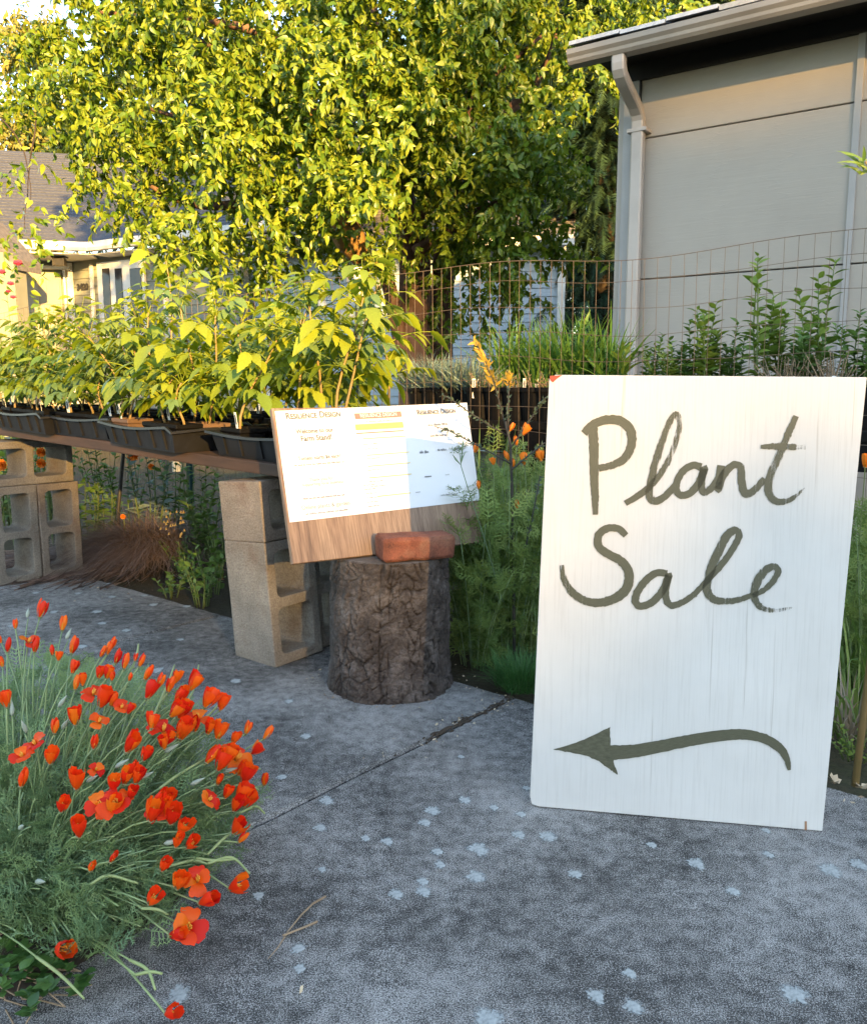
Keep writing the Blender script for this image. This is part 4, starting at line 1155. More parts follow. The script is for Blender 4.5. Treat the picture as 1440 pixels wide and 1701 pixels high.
for i, M in enumerate(TRAYM):
    cells = [(-.165, -.058), (-.055, -.058), (.055, -.058), (.165, -.058), (-.165, .055), (-.055, .055), (.055, .055), (.165, .055)]
    if i >= 5: cells = [c for k, c in enumerate(cells) if k in ((0, 2, 5) if i < 9 else (1, 4, 6))]
    if i == 0: cells = [c for k, c in enumerate(cells) if k not in (1, 2, 3)]
    if i in (1,): cells = [c for k, c in enumerate(cells) if k not in (1, 4)]
    for k, (x, y) in enumerate(cells):
        sd_ += 1; random.seed(sd_)
        h = HT[i] * random.uniform(.50, 1.32) * (.8 if (k < 4 and i < 5) else 1)
        rz = random.uniform(-.1, .1)
        ln = (random.uniform(-.25, .25), random.uniform(-.25, .25))
        cn = sorted(set(c[0] for c in cells if (c[1] > 0) == (y > 0))).index(x)
        lab = TL[i].replace('tomato seedling', ORD[cn] + ' tomato seedling from the left, ' + ('back' if y > 0 else 'front') + ' pots', 1)
        tomato(M @ Matrix.Translation((x, y, .005)) @ Matrix.Rotation(rz, 4, 'Z'), h, lab, sd_, brown=(i == 1 and k in (0, 5)), lean=ln, size=random.uniform(.85, 1.15) * (1.05 if i in (0, 1, 5, 9) else .95), bluish=(i in (2, 3, 4, 7, 8)), tagged=(k % 3 == 0))
# the tall leggy one over the house window and the one that leans out over the info board
tomato(TRAYM[7] @ Matrix.Translation((.02, -.02, .005)), .66, 'tallest leggy tomato plant rising in front of the house window', 501, lean=(-.1, .05), size=1.1, nl=13)
tomato(TRAYM[0] @ Matrix.Translation((.14, .075, .005)), .44, 'tomato plant with bright drooping leaves leaning out at the right table end', 502, lean=(.12, .05), size=1.2, nl=12)

# ---- garden fence of welded wire
m_wire = mat('rusty_wire', (.10, .075, .055), (.20, .15, .10), 30, .5, metal=.2)
m_post = mat('green_post_paint', (.02, .06, .055), (.03, .08, .07), 10, .5)
m_postw = mat('white_post_paint', (.6, .58, .52), (.7, .68, .6), 10, .6)
fence = empty('wire_fence', (0, 0, 0), 'rusty welded wire garden fence running behind the tomato table', 'fence')
FP = [(-1.75, 1.44), (-.6, 1.42), (.3, 1.38), (1.4, 1.30), (2.6, 1.20), (4.2, 1.05)]
def fpt(t):
    s_ = float(np.interp(t, [a for a, b in FP], [b for a, b in FP])); return Q + L * t + W * s_
def sag(t): return 1.395 + .02 * math.sin(t * 2.1) + .012 * math.sin(t * 5.3 + 1)
for z in np.arange(.06, 1.31, .1016):
    g = MB(); pts = [fpt(t) + Z * (z / 1.36 * sag(t) + .004 * math.sin(t * 9 + z * 20)) for t in np.linspace(-1.75, 4.2, 90)]
    g.tube(pts, .0010, 4); g.build('horizontal_wire', m_wire, fence)
g = MB(); g.tube([fpt(t) + Z * sag(t) for t in np.linspace(-1.75, 4.2, 90)], .0014, 4); g.build('horizontal_wire', m_wire, fence)
t = -1.75; k = 0
while t < 4.2:
    g = MB(); j = random.uniform(-.004, .004); kk = random.random() * 6
    g.tube([fpt(t + j * math.sin(kk + z * 4) + .012 * (z - .7)) + Z * z * sag(t) / 1.36 for z in (.0, .25, .5, .75, 1.0, 1.15, 1.26, 1.36)], .0010, 4)
    g.build('vertical_wire', m_wire, fence); t += .0508
def tpost(px, label, top, m, tmat):
    k = (px - 720) / 1387
    tt = 1.0
    for _ in range(6):
        P = fpt(tt); e = P.x - k * (P.y * .985); tt += e / .9
    P = fpt(tt) + W * .03
    r = empty('fence_post', (P.x, P.y, 0), label, 'post', 'fence posts')
    g = MB(); g.box((0, 0, top / 2), (.038, 0, 0), (0, .006, 0), (0, 0, top)); g.box((0, -.018, top / 2), (.006, 0, 0), (0, .034, 0), (0, 0, top)); g.build('shaft', m, r)
    for i in range(int(top / .09)):
        g = MB(); g.box((0, -.038, .1 + i * .09), (.012, 0, 0), (0, .012, 0), (0, 0, .02)); g.build('stud', m, r)
    g = MB(); g.box((0, 0, top + .0), (.040, 0, 0), (0, .010, 0), (0, 0, .16)); g.build('painted_tip', tmat, r)
tpost(590, 'green steel fence post with white tip beneath the big tree', 1.38, m_post, m_postw)
tpost(300, 'green steel fence post seen under the table above the brown grass', 1.30, m_post, m_post)
g = MB(); a = at(205, 752, 4.6); b = at(196, 850, 4.55); g.tube([a + Z * .25, a, b, b - Z * .3], [.011, .011, .011, .010], 8)
tag(g.build('stake', m_lampm, smooth=True), 'thin black leaning stake under the table left of the green post', 'stake')
wp = at(275, 430, 8.8)
g = MB(); g.tube([(wp.x + .02, wp.y, 0), (wp.x + .01, wp.y, 1.5), (wp.x - .02, wp.y, wp.z + .45)], [.05, .045, .04], 10)
tag(g.build('white_post', m_postw, smooth=True), 'pale whitish post standing before the house eave among leaves', 'post')

# ---- general small plants
def herb(name, loc, h, nst, spread, T, ls, nleaf, m, msm, label, cat, group=None, lean=(0, 0), droop=.4, pot=None, topup=.6):
    """stems with leaves all along; one foliage mesh, one stem mesh"""
    root = empty(name, loc, label, cat, group)
    g = MB(); P = []; D = []; N = []; S = []
    for k in range(nst):
        a = random.random() * 6.28; r = spread * math.sqrt(random.random()); hh = h * random.uniform(.7, 1.05)
        b0 = Vector((math.cos(a) * r * .35, math.sin(a) * r * .35, 0 if not pot else pot))
        tipp = Vector((math.cos(a) * r + lean[0] * hh, math.sin(a) * r + lean[1] * hh, hh))
        midp = b0.lerp(tipp, .5) + Vector((math.cos(a + 1), math.sin(a + 1), 0)) * .03 * h - Vector((math.cos(a), math.sin(a), 0)) * r * .15
        pts = [b0, b0.lerp(midp, .6), midp, midp.lerp(tipp, .55), tipp]
        g.tube(pts, [.004 * (.6 + h), .0036 * (.6 + h), .003 * (.6 + h), .002 * (.6 + h), .001], 5)
        for j in range(nleaf):
            t = .12 + .88 * (j + random.random()) / nleaf; f = t * 4; i = min(3, int(f)); q = pts[i].lerp(pts[i + 1], f - i)
            aa = j * 2.4 + k; P.append(q); D.append((math.cos(aa), math.sin(aa), random.uniform(.1, .5) + topup * t)); N.append((random.gauss(0, .4), random.gauss(0, .4), 1)); S.append(ls * random.uniform(.6, 1.15) * (1.1 - .45 * t))
    g.build('stem', msm, root, smooth=True)
    P, M = frames(np.array([tuple(p) for p in P]), np.array(D, float), np.array(N, float), np.array(S))
    inst('foliage', scatter_mesh('foliage', T, P, M, m), root)
    return root
def tuft(name, loc, n, r, h, w, m, label, cat, group=None, lean=.5, droop=.5, face=.3, hv_=.35, dirv=(0, 0), z0=0, seg=5):
    a = RNG.random(n) * 6.283; q = np.sqrt(RNG.random(n)) * r
    base = np.stack([np.cos(a) * q, np.sin(a) * q, np.full(n, z0)], 1)
    ln = np.abs(RNG.normal(0, lean, n)); a2 = a + RNG.normal(0, .6, n)
    d = np.stack([np.cos(a2) * ln + dirv[0], np.sin(a2) * ln + dirv[1], np.ones(n)], 1)
    V_, F_, r_, _ = blades(base, d, h * (1 - hv_ * RNG.random(n)), w * RNG.uniform(.6, 1.2, n), droop * RNG.uniform(.4, 1.3, n), seg, face)
    root = empty(name, loc, label, cat, group)
    inst('blades', np_mesh('blades', V_, F_, m, r_), root)
    return root
m_grn = leafmat('herb_green', [(.10, .20, .045), (.14, .25, .055), (.18, .30, .065)], .5, .3)
m_dkgrn = leafmat('dark_weed_green', [(.08, .16, .045), (.115, .21, .055), (.15, .25, .065)], .5, .25)
m_lime = leafmat('lime_leaf', [(.16, .27, .05), (.22, .33, .06), (.28, .37, .07)], .5, .35)
m_glau = leafmat('glaucous_leaf', [(.13, .20, .18), (.17, .25, .23), (.20, .27, .24)], .6, .15)
m_lily = leafmat('lily_blade', [(.10, .22, .04), (.14, .28, .05), (.18, .32, .06)], .4, .3)
m_gry = leafmat('grey_herb', [(.10, .11, .06), (.14, .14, .08), (.10, .08, .06)], .7, .15)
m_hstem = mat('herb_stem', (.08, .13, .04), (.14, .18, .06), 20, .6)
# rear bench
RTZ = .73
def rpos(px, s_):
    k = (px - 720) / 1387 * .985
    t = (k * (Q.y + W.y * s_) - Q.x - W.x * s_) / (L.x - k * L.y); return Q + L * t + W * s_
m_bench = mat('black_stained_board', (.004, .004, .004), (.009, .008, .007), 6, .8, spec=.15)
rb = empty('rear_bench', rpos(1000, 2.0), 'dark plant bench behind the wire fence under rows of pots', 'bench')
g = MB()
for k in range(6):
    g = MB(); g.box(W * (-.42 + k * .165) + Z * (RTZ - .02) + L * .15, L * 3.6, W * .15, Z * .035); g.build('top_board', m_bench, rb, bevel=.003)
for a in (-1.5, .1, 1.75):
    for b in (-.38, .36):
        g = MB(); g.box(L * a + W * b + Z * (RTZ / 2 - .02), L * .07, W * .07, Z * (RTZ - .04)); g.build('leg', m_bench, rb, bevel=.003)
g = MB(); g.box(W * -.47 + Z * (RTZ - .07) + L * .15, L * 3.6, W * .03, Z * .14); g.build('apron', m_pot, rb)
def rpot_mesh(r0, r1, h):
    g = MB(); n = 20; prof = [(r0, 0), (r1 - .004, h - .02), (r1 + .004, h - .02), (r1 + .005, h), (r1 - .006, h), (r1 - .012, h - .025)]; vs = []
    for r, z in prof:
        for j in range(n): vs.append((math.cos(6.2832 * j / n) * r, math.sin(6.2832 * j / n) * r, z))
    fs = [tuple(range(n))[::-1]]
    for i in range(len(prof) - 1):
        for j in range(n): fs.append((i * n + j, i * n + (j + 1) % n, (i + 1) * n + (j + 1) % n, (i + 1) * n + j))
    fs.append(tuple(range((len(prof) - 1) * n, len(prof) * n))); g.add(vs, fs, 0)
    o = g.build('nursery_pot', m_pot, smooth=False); me = o.data; bpy.data.objects.remove(o); return me
ME_RP = rpot_mesh(.055, .075, .15); ME_SOILR = None
def potted(kind, px, s_, fn, ph=.15):
    P = rpos(px, s_); P.z = RTZ
    r = fn((P.x, P.y, RTZ)); inst('pot', ME_RP, r)
    c = inst('soil', ME_SOIL, r, Matrix.Translation((0, 0, .045)) @ Matrix.Scale(1.08, 4))
    if random.random() < .6: inst('plant_tag', ME_TAG, r, Matrix.Translation((random.uniform(-.04, .04), -.055, .10)) @ Matrix.Rotation(random.uniform(-.4, .4), 4, 'Z'))
    return r
GB = 'pots on the bench behind the fence'
random.seed(77)
for io, px in enumerate((700, 722, 745, 768, 790, 712, 735, 778)):
    s_ = 1.66 if px in (700, 722, 745, 768, 790) else 1.86
    potted('t', px, s_, lambda loc: tuft('potted_dianthus', loc, 150, .07, .27, .009, m_glau, ORD[io if io < 5 else io - 5] + ' silvery tuft from the left, ' + ('front' if io < 5 else 'second') + ' row behind the fence', 'potted plant', 'silvery tufts on the rear bench', .6, .35, .5, z0=.12))
for i, px in enumerate((838, 868, 898, 928, 955, 985, 1010)):
    potted('t', px, 1.80 + .06 * (i % 2), lambda loc: tuft('potted_daylily', loc, 70, .05, .52, .016, m_lily, ORD[i] + ' arching green daylily from the left in pots behind the fence', 'potted plant', 'daylilies on the rear bench', .28, .45, .35, z0=.12))
for i, (px, h, lab) in enumerate(((965, .42, 'upright lily stem with pointed leaves rising among the daylilies'), (1003, .38, 'lily stem with pale pointed leaves at the right end of the daylilies'), (1042, .40, 'stout lily shoot with a yellow green bud in front of the shed downspout'))):
    potted('l', px, 1.75, lambda loc: herb('potted_lily', loc, h, 2, .04, T_NARROW, .13, 16, m_lily if i < 2 else m_lime, m_hstem, lab, 'potted plant', GB, pot=.12, topup=1.6))
for i, (px, s_, h, nst, sp_, ls, m, lab) in enumerate((
        (1075, 1.75, .36, 5, .08, .045, m_grn, 'small nodding leafy herb right of the lily shoot'),
        (1110, 1.72, .30, 9, .16, .05, m_grn, 'low spreading dark herb before the shed wall'),
        (1140, 1.80, .40, 7, .12, .06, m_grn, 'bushy herb of middling height left of the tall lovage'),
        (1172, 1.76, .48, 6, .09, .07, m_lime, 'leafy herb with a leaning tip left of the tall lovage'),
        (1215, 1.84, .42, 7, .10, .06, m_grn, 'dull green herb between the two leafiest potted herbs'),
        (1265, 1.74, .62, 4, .06, .085, m_lime, 'tall lovage with a bright leafy spire before the shed wall'),
        (1305, 1.82, .46, 6, .10, .07, m_lime, 'leafy lovage between the two tall spires'),
        (1352, 1.74, .62, 4, .09, .09, m_lime, 'tall lovage with two spires near the shed wall batten'),
        (1345, 1.66, .34, 8, .10, .055, m_dkgrn, 'low green herb under the right hand lovage'),
        (1425, 1.74, .42, 8, .12, .06, m_grn, 'green herb cut by the right photo edge'))):
    potted('h', px, s_, lambda loc: herb('potted_herb', loc, h, nst, sp_, T_LEAF, ls * .95, 28, m, m_hstem, lab, 'potted plant', GB, pot=.12))
for i, (px, h, lab) in enumerate(((1300, .26, 'low grey olive herb cushion above the sign board'), (1385, .27, 'brownish thyme cushion above the top right of the sign'), (1330, .25, 'small grey herb cushion just right of the olive one'))):
    potted('h', px, 1.62, lambda loc: herb('potted_thyme', loc, h, 26, .11, T_TINY, .016, 22, m_gry, m_twig, lab, 'potted plant', GB, pot=.12))
for i, px in enumerate((800, 830, 860, 890, 915)):
    potted('h', px, 1.58, lambda loc: herb('potted_groundcover', loc, .22, 14, .09, T_TINY, .022, 10, m_dkgrn, m_twig, ORD[i] + ' low dark creeping herb from the left before the daylilies', 'potted plant', 'creeping herbs on the rear bench', pot=.13))

# ---- feathery foliage
def fern_t(n=7, seed=0, w=.016):
    random.seed(seed); vs = []; fs = []
    def tri(a, b, wd):
        a = Vector(a); b = Vector(b); d = (b - a); s_ = d.cross(Vector((random.uniform(-.3, .3), random.uniform(-.3, .3), 1))).normalized() * wd
        k = len(vs); vs.extend([tuple(a - s_), tuple(a + s_), tuple(b)]); fs.append((k, k + 1, k + 2))
    mp = lambda y: Vector((.06 * math.sin(y * 3 + seed), y, .18 * y - .25 * y * y))
    for k in range(4): tri(mp(k / 4), mp((k + 1.2) / 4), w * 1.2)
    for k in range(n):
        y = .25 + .72 * k / n; ln = .34 * (1.1 - .6 * k / n)
        for sx in (-1, 1):
            d = Vector((sx * .9, .6, random.uniform(-.25, .45))).normalized(); e = mp(y) + d * ln; tri(mp(y), e, w)
            for q in (.4, .7):
                for s2 in (-1, 1):
                    d2 = (d + Vector((-sx * s2 * .7, s2 * .65, random.uniform(-.3, .3)))).normalized(); a_ = mp(y) + d * ln * q; tri(a_, a_ + d2 * ln * .42, w * .8)
    return tmpl(vs, fs)
FERN = [fern_t(7, 1), fern_t(6, 2), fern_t(8, 5)]
m_fern = leafmat('poppy_foliage', [(.16, .26, .13), (.21, .32, .15), (.27, .38, .18), (.21, .31, .12)], .6, .2, spec=.25)
m_fern2 = leafmat('weed_feather_foliage', [(.15, .25, .075), (.20, .30, .08), (.27, .35, .10)], .6, .2, spec=.25)
m_pstem = leafmat('poppy_stem', [(.18, .27, .15), (.26, .35, .15), (.32, .40, .18)], .5, .1)
def fern_cloud(P, D, S, m, name='foliage'):
    n = len(P); parts = []
    idx = RNG.integers(0, 3, n)
    for k in range(3):
        q = idx == k
        if not q.any(): continue
        N = RNG.normal(0, .5, (q.sum(), 3)); N[:, 2] += 1
        p_, M_ = frames(P[q], D[q], N, S[q]); V_, F_ = scatter(FERN[k], p_, M_); parts.append((V_, F_, np.repeat(RNG.random(q.sum()), len(FERN[k][0]))))
    V_, F_, r_ = join_np(parts)
    return np_mesh(name, V_, F_, m, r_)

# ---- poppies
def petalmat(name):
    m, nt, p, o = nmat(name)
    a = nt.nodes.new('ShaderNodeAttribute'); a.attribute_name = 'rnd'
    oi = nt.nodes.new('ShaderNodeObjectInfo')
    tip = ramp(nt, oi.outputs['Random'], [(0, (.70, .012, .006)), (.35, (.88, .042, .006)), (.7, (.93, .095, .006)), (1, (.94, .20, .01))])
    bas = ramp(nt, oi.outputs['Random'], [(0, (.62, .01, .006)), (.5, (.85, .08, .006)), (1, (.90, .25, .012))])
    c = mix(nt, ramp(nt, a.outputs['Fac'], [(.1, (0, 0, 0)), (.75, (1, 1, 1))]), bas, tip)
    nt.links.new(c, p.inputs['Base Color']); p.inputs['Roughness'].default_value = .45
    p.inputs['Specular IOR Level'].default_value = .3
    t = nt.nodes.new('ShaderNodeBsdfTranslucent'); nt.links.new(c, t.inputs[0])
    ms = nt.nodes.new('ShaderNodeMixShader'); ms.inputs[0].default_value = .4
    nt.links.new(p.outputs[0], ms.inputs[1]); nt.links.new(t.outputs[0], ms.inputs[2]); nt.links.new(ms.outputs[0], o.inputs[0])
    return m
m_petal = petalmat('red_poppy_petal')
m_opet, nt, p, o_ = nmat('orange_poppy_petal')
p.inputs['Base Color'].default_value = (.80, .20, .01, 1); p.inputs['Roughness'].default_value = .5
def petal_mesh(kind, seed, m):
    """fan-shaped petal growing from the origin, cup opening controlled by kind"""
    nu, nv = 6, 5; vs = []; at_ = []
    op = {'bud': .10, 'cup': .38, 'open': .85}[kind]; wd = {'bud': .80, 'cup': 1.05, 'open': 1.25}[kind]
    for j in range(nv + 1):
        v = j / nv
        for i in range(nu + 1):
            u = i / nu * 2 - 1
            half = wd * .5 * (v ** .6) * (1 if v < .85 else 1 - (v - .85) * 1.2)
            x = u * half; edge = .05 * mnoise.noise(Vector((u * 3, seed, 0))) + .03 * mnoise.noise(Vector((u * 9, seed, 4)))
            ln = v * (1 + edge * 2 * v) * (1 - .10 * u * u * v)
            fr = {'bud': .23 * math.sin(math.pi * (.12 + .70 * v)), 'cup': .34 * math.sin(math.pi * (.10 + .52 * v)) + .05 * v ** 3}.get(kind)
            ang = op * (.35 + .9 * v) - (.25 if kind == 'bud' else .12) * v * v * (1 if kind != 'open' else -1.4)
            out = math.sin(ang) * ln + (.10 * (1 - v) * v * 2)
            cup = (-.30 if kind != 'open' else -.18) * u * u * half * (1.2 if kind != 'bud' else 2.0)
            rip = .03 * math.sin(u * 7 + seed) * v * v
            if fr is not None:
                a5 = u * (.95 if kind == 'bud' else 1.02) * min(1, .35 + v); rr5 = fr * (1 + .04 * math.sin(u * 8 + seed)) + rip * .5
                vs.append((math.sin(a5) * rr5, math.cos(a5) * rr5 + .01, ln * (1.05 if kind == 'bud' else 1.06))); at_.append(max(.001, v)); continue
            vs.append((x, out + .03 + cup * math.cos(ang) + rip, math.cos(ang) * ln * .98 - cup * math.sin(ang) * .5)); at_.append(max(.001, v))
    fs = [(j * (nu + 1) + i, j * (nu + 1) + i + 1, (j + 1) * (nu + 1) + i + 1, (j + 1) * (nu + 1) + i) for j in range(nv) for i in range(nu)]
    g = MB(); g.add(vs, fs, 0, at_); o = g.build('petal', m, smooth=True); me = o.data; bpy.data.objects.remove(o); return me
PET = {k: [petal_mesh(k, s_ * 3.7 + 1, m_petal) for s_ in range(3)] for k in ('bud', 'cup', 'open')}
PETO = {k: [petal_mesh(k, s_ * 2.7 + 1, m_opet) for s_ in range(2)] for k in ('bud', 'cup', 'open')}
g = MB(); vs = []
for r, z in ((.05, -.16), (.07, -.05), (.16, .0), (.16, .02), (.08, .04)):
    vs += [(math.cos(6.283 * j / 8) * r, math.sin(6.283 * j / 8) * r, z) for j in range(8)]
g.add(vs, [(i * 8 + j, i * 8 + (j + 1) % 8, i * 8 + 8 + (j + 1) % 8, i * 8 + 8 + j) for i in range(4) for j in range(8)])
for k in range(14):
    a = k * 2.4; r = .03 + .05 * (k % 4) / 3; g.tube([(math.cos(a) * r, math.sin(a) * r, .03), (math.cos(a) * r * 2.2, math.sin(a) * r * 2.2, .42 + .1 * (k % 3))], [.018, .03], 4, 1)
o = g.build('flower', [mat('receptacle', (.16, .20, .09), (.25, .20, .10), 30, .6), mat('stamen', (.75, .30, .03), (.85, .45, .05), 30, .6)], smooth=True); ME_REC = o.data; bpy.data.objects.remove(o)
def flower(parent, P, axis, size, kind, pets):
    ax = Vector(axis).normalized(); x = ax.orthogonal().normalized(); y = ax.cross(x)
    a0 = random.random() * 6.28
    f = inst('flower', ME_REC, parent, basis(P, x * size, y * size, ax * size))
    for k in range(4):
        s_ = random.uniform(.88, 1.1)
        tilt = random.uniform(-.22, .22) * (1.6 if kind == 'open' else .7)
        inst('petal', random.choice(pets[kind]), f, Matrix.Rotation(a0 + k * 1.571 + random.uniform(-.2, .2), 4, 'Z') @ Matrix.Rotation(tilt, 4, 'X') @ Matrix.Scale(s_, 4))
    return f
A_ = [(317,95,'c',1.2),(122,185,'b',.6),(495,200,'b',.95),(225,305,'o',.9),(60,370,'b',.85),(275,370,'b',.85),(418,397,'b',.6),(570,380,'c',1),(465,440,'c',.6),(800,410,'b',.65),(855,390,'b',.75),(922,460,'b',.85),(988,505,'b',.9),(1110,485,'b',.75),(1155,590,'c',.9),(575,540,'c',.8),(598,670,'b',.75),(785,580,'c',.8),(660,640,'c',.8),(740,720,'o',1),(800,810,'o',1.2),(885,800,'c',.9),(960,830,'o',.8),(1030,600,'b',.5),(890,600,'b',.6),(1170,740,'o',1.1),(1262,650,'b',.8),(1340,690,'b',.95),(1400,760,'c',.9),(55,810,'c',1),(600,950,'o',1.1),(435,1020,'b',.85),(290,1120,'o',.9),(180,1215,'o',.9),(400,1260,'c',1),(745,1140,'c',.8),(1010,1165,'o',1.3),(1145,1235,'c',.8),(1210,980,'c',.9),(1300,1010,'o',1.1),(165,1445,'b',.95),(610,1460,'o',1.2),(790,940,'o',.8),(760,1320,'o',.6),(900,1470,'c',1),(990,1420,'c',1),(1080,1415,'c',1),(930,1590,'o',1.3),(1030,1540,'c',.9),(800,1600,'o',1.1),(1290,1600,'c',1.1),(490,1640,'c',.9),(1420,900,'c',1),(1420,1060,'c',1),(10,300,'b',.5),(20,490,'b',.6)]
B_ = [(650,290,'o',1.2),(575,390,'c',1),(570,510,'c',1.2),(580,680,'c',1.2),(770,430,'o',1.3),(890,450,'o',1),(710,540,'o',1.1),(690,620,'c',.8),(790,640,'c',.9),(870,680,'o',1.1),(990,720,'c',.8),(1095,640,'b',.85),(1238,680,'b',.85),(1140,800,'c',.9),(780,870,'c',1.1),(870,930,'o',1.2),(870,1045,'b',.7),(1010,850,'o',1.4),(1030,960,'c',.9),(1070,1030,'o',1.2),(1240,1050,'b',.75),(790,1180,'o',.9),(930,1150,'c',.8),(1030,1180,'c',1.1),(1080,1220,'o',1),(1000,1430,'c',1.1),(1040,1505,'b',.7),(340,1330,'c',1.3),(430,1220,'c',1.1),(500,1350,'o',1.3),(570,1420,'o',1),(540,1540,'c',.9),(630,1545,'c',1)]
C_ = [(450,115,'c',1.2),(515,310,'b',.75),(630,260,'c',.8),(920,310,'c',.8),(1010,410,'c',1.1),(1125,375,'o',1.1),(1310,415,'o',1.2),(1140,495,'o',1.3),(850,500,'c',1),(1065,640,'o',1.4),(970,680,'c',1.1),(330,760,'o',1.4),(945,1130,'o',.9)]
FL = [(x / 4.8, 1000 + y / 4.8, k, s_) for x, y, k, s_ in A_] + [(180 + x / 4.8, 1080 + y / 4.8, k, s_) for x, y, k, s_ in B_] + [(x / 3.4286, 1350 + y / 3.4286, k, s_) for x, y, k, s_ in C_]
random.seed(13)
FL += [(a + random.gauss(0, 16), b + random.gauss(0, 16), random.choice('bbcco'), s_ * random.uniform(.7, 1)) for (a, b, k, s_) in FL if (170 < a < 410 and 1090 < b < 1400 and random.random() < .3)]
def prow(px, py):
    z = float(np.interp(py, [1020, 1100, 1250, 1400, 1550, 1700], [.36, .33, .25, .17, .085, .03]))
    return z * float(np.interp(px, [250, 420, 480], [1, .62, .5]))
BEDC = Vector((-.80, 1.42, 0))
clump = empty('poppy_clump', BEDC, 'large clump of red orange poppies with feathery blue green foliage spilling over the concrete', 'poppies')
random.seed(5)
stems = MB(BEDC); KM = {'b': 'bud', 'c': 'cup', 'o': 'open'}
FL = [(a, b, ('c' if (k == 'o' and i % 5 < 2) else 'b' if (k == 'c' and i % 7 == 0) else k), s_) for i, (a, b, k, s_) in enumerate(FL)]
def stem_to(P, thick=.0016, frac=.42, a=.5):
    b = Vector((P.x * (1 - frac) + BEDC.x * frac + random.gauss(0, .03), P.y * (1 - frac) + BEDC.y * frac + random.gauss(0, .03) , .0))
    if P.z < .12: b = BEDC.lerp(P, .35) + Vector((random.gauss(0, .03), random.gauss(0, .03), 0)); b.z = .03
    c1 = b.lerp(P, .45) + Z * .35 * (P.z + .03); pts = []
    for k in range(7):
        t = k / 6; q = b * (1 - t) ** 2 + c1 * 2 * t * (1 - t) + P * t * t; pts.append(q)
    stems.tube(pts, [thick * 1.25, thick * 1.2, thick * 1.1, thick, thick, thick * .95, thick * .9], 5, a=a)
    return (pts[-1] - pts[-2]).normalized()
for (px, py, k, s_) in FL:
    z = prow(px, py); d = ray(px, py + 6); P = CAMP + d * ((z - CAMH) / d.z)
    ax = stem_to(P, .0017, a=random.uniform(.1, 1))
    ax = (ax * .6 + Vector((random.gauss(0, .22) + .1, random.gauss(0, .15), .9 if z > .1 else .5))).normalized()
    if k == 'o': ax = (ax + Vector((random.gauss(0, .25), -.25, 0))).normalized()
    flower(clump, P - BEDC, ax, .030 * s_ * {'b': 1.12, 'c': 1.02, 'o': .84}[k] * float(np.interp(P.y, [1.0, 1.5], [.8, 1])), KM[k], PET)
# bare stems, seed pods and grey pointed buds
m_pod = mat('poppy_pod', (.24, .30, .12), (.32, .38, .16), 20, .5); m_bud = mat('poppy_bud', (.25, .30, .24), (.34, .36, .28), 20, .6)
PODS = [((283, 1203), (320, 1150), (330, 1105)), ((255, 1190), (277, 1140), (290, 1105)), ((220, 1110), (228, 1085), (230, 1070)), ((265, 1310), (300, 1285), (355, 1253)), ((300, 1230), (350, 1185), (372, 1160)), ((345, 1420), (370, 1395), (410, 1362)), ((400, 1350), (425, 1340), (440, 1352)), ((345, 1435), (385, 1425), (415, 1452)),
        ((320, 1425), (355, 1430), (390, 1428)), ((150, 1470), (180, 1455), (230, 1468)), ((280, 1440), (320, 1430), (345, 1436)), ((215, 1595), (245, 1612), (258, 1645)), ((225, 1620), (250, 1615), (270, 1618)), ((235, 1510), (260, 1511), (280, 1520)), ((390, 1305), (410, 1305), (430, 1312)), ((405, 1275), (420, 1275), (433, 1278)), ((60, 1590), (100, 1620), (140, 1660))]
for pts in PODS:
    q = []
    for (px, py) in pts:
        z = prow(px, py) * .95; d = ray(px, py); q.append(CAMP + d * ((z - CAMH) / d.z))
    c = spline([tuple(v) for v in q], 4); g = MB(BEDC); n = len(c)
    g.tube([Vector(v) for v in c], [.0026 * (1 - .75 * abs(i / (n - 1) - .35) ** 1.5) for i in range(n)], 6); o = g.build('seed_pod', m_pod, clump, smooth=True)
    stem_to(q[0], .0016)
for (px, py) in ((46, 1020), (113, 1055), (41, 1210), (102, 1168), (107, 1205), (151, 1295), (282, 1245), (200, 1270), (35, 1375), (65, 1465), (282, 1400), (380, 1280), (325, 1300), (20, 1180), (180, 1330), (240, 1290)):
    z = prow(px, py); d = ray(px, py); P = CAMP + d * ((z - CAMH) / d.z); ax = stem_to(P - Z * .012, .0014)
    g = MB(BEDC); g.tube([P - ax * .010, P - ax * .004, P + ax * .004, P + ax * .011, P + ax * .018], [.0018, .0042, .0040, .0022, .0004], 7); g.build('flower_bud', m_bud, clump, smooth=True)
poly = [(-260, 1120), (0, 1150), (60, 1105), (190, 1130), (300, 1190), (370, 1260), (400, 1330), (385, 1400), (330, 1470), (250, 1540), (170, 1590), (60, 1560), (-60, 1560), (-260, 1500)]
def inpoly(x, y):
    c = False; j = len(poly) - 1
    for i in range(len(poly)):
        if (poly[i][1] > y) != (poly[j][1] > y) and x < (poly[j][0] - poly[i][0]) * (y - poly[i][1]) / (poly[j][1] - poly[i][1]) + poly[i][0]: c = not c
        j = i
    return c
P = []; D = []; S = []
while len(P) < 3000:
    px, py = random.uniform(-260, 420), random.uniform(1090, 1600)
    if not inpoly(px, py): continue
    zt = prow(px, py) * random.uniform(.12, .78); d = ray(px, py); q = CAMP + d * ((zt - CAMH) / d.z)
    P.append(tuple(q - BEDC)); o_d = (q - BEDC); o_d.z = 0
    D.append((o_d.x * .8 + random.gauss(0, .5), o_d.y * .8 - .25 + random.gauss(0, .5), random.uniform(.2, 1.1))); S.append(random.uniform(.045, .085))
inst('foliage', fern_cloud(np.array(P), np.array(D), np.array(S), m_fern), clump)
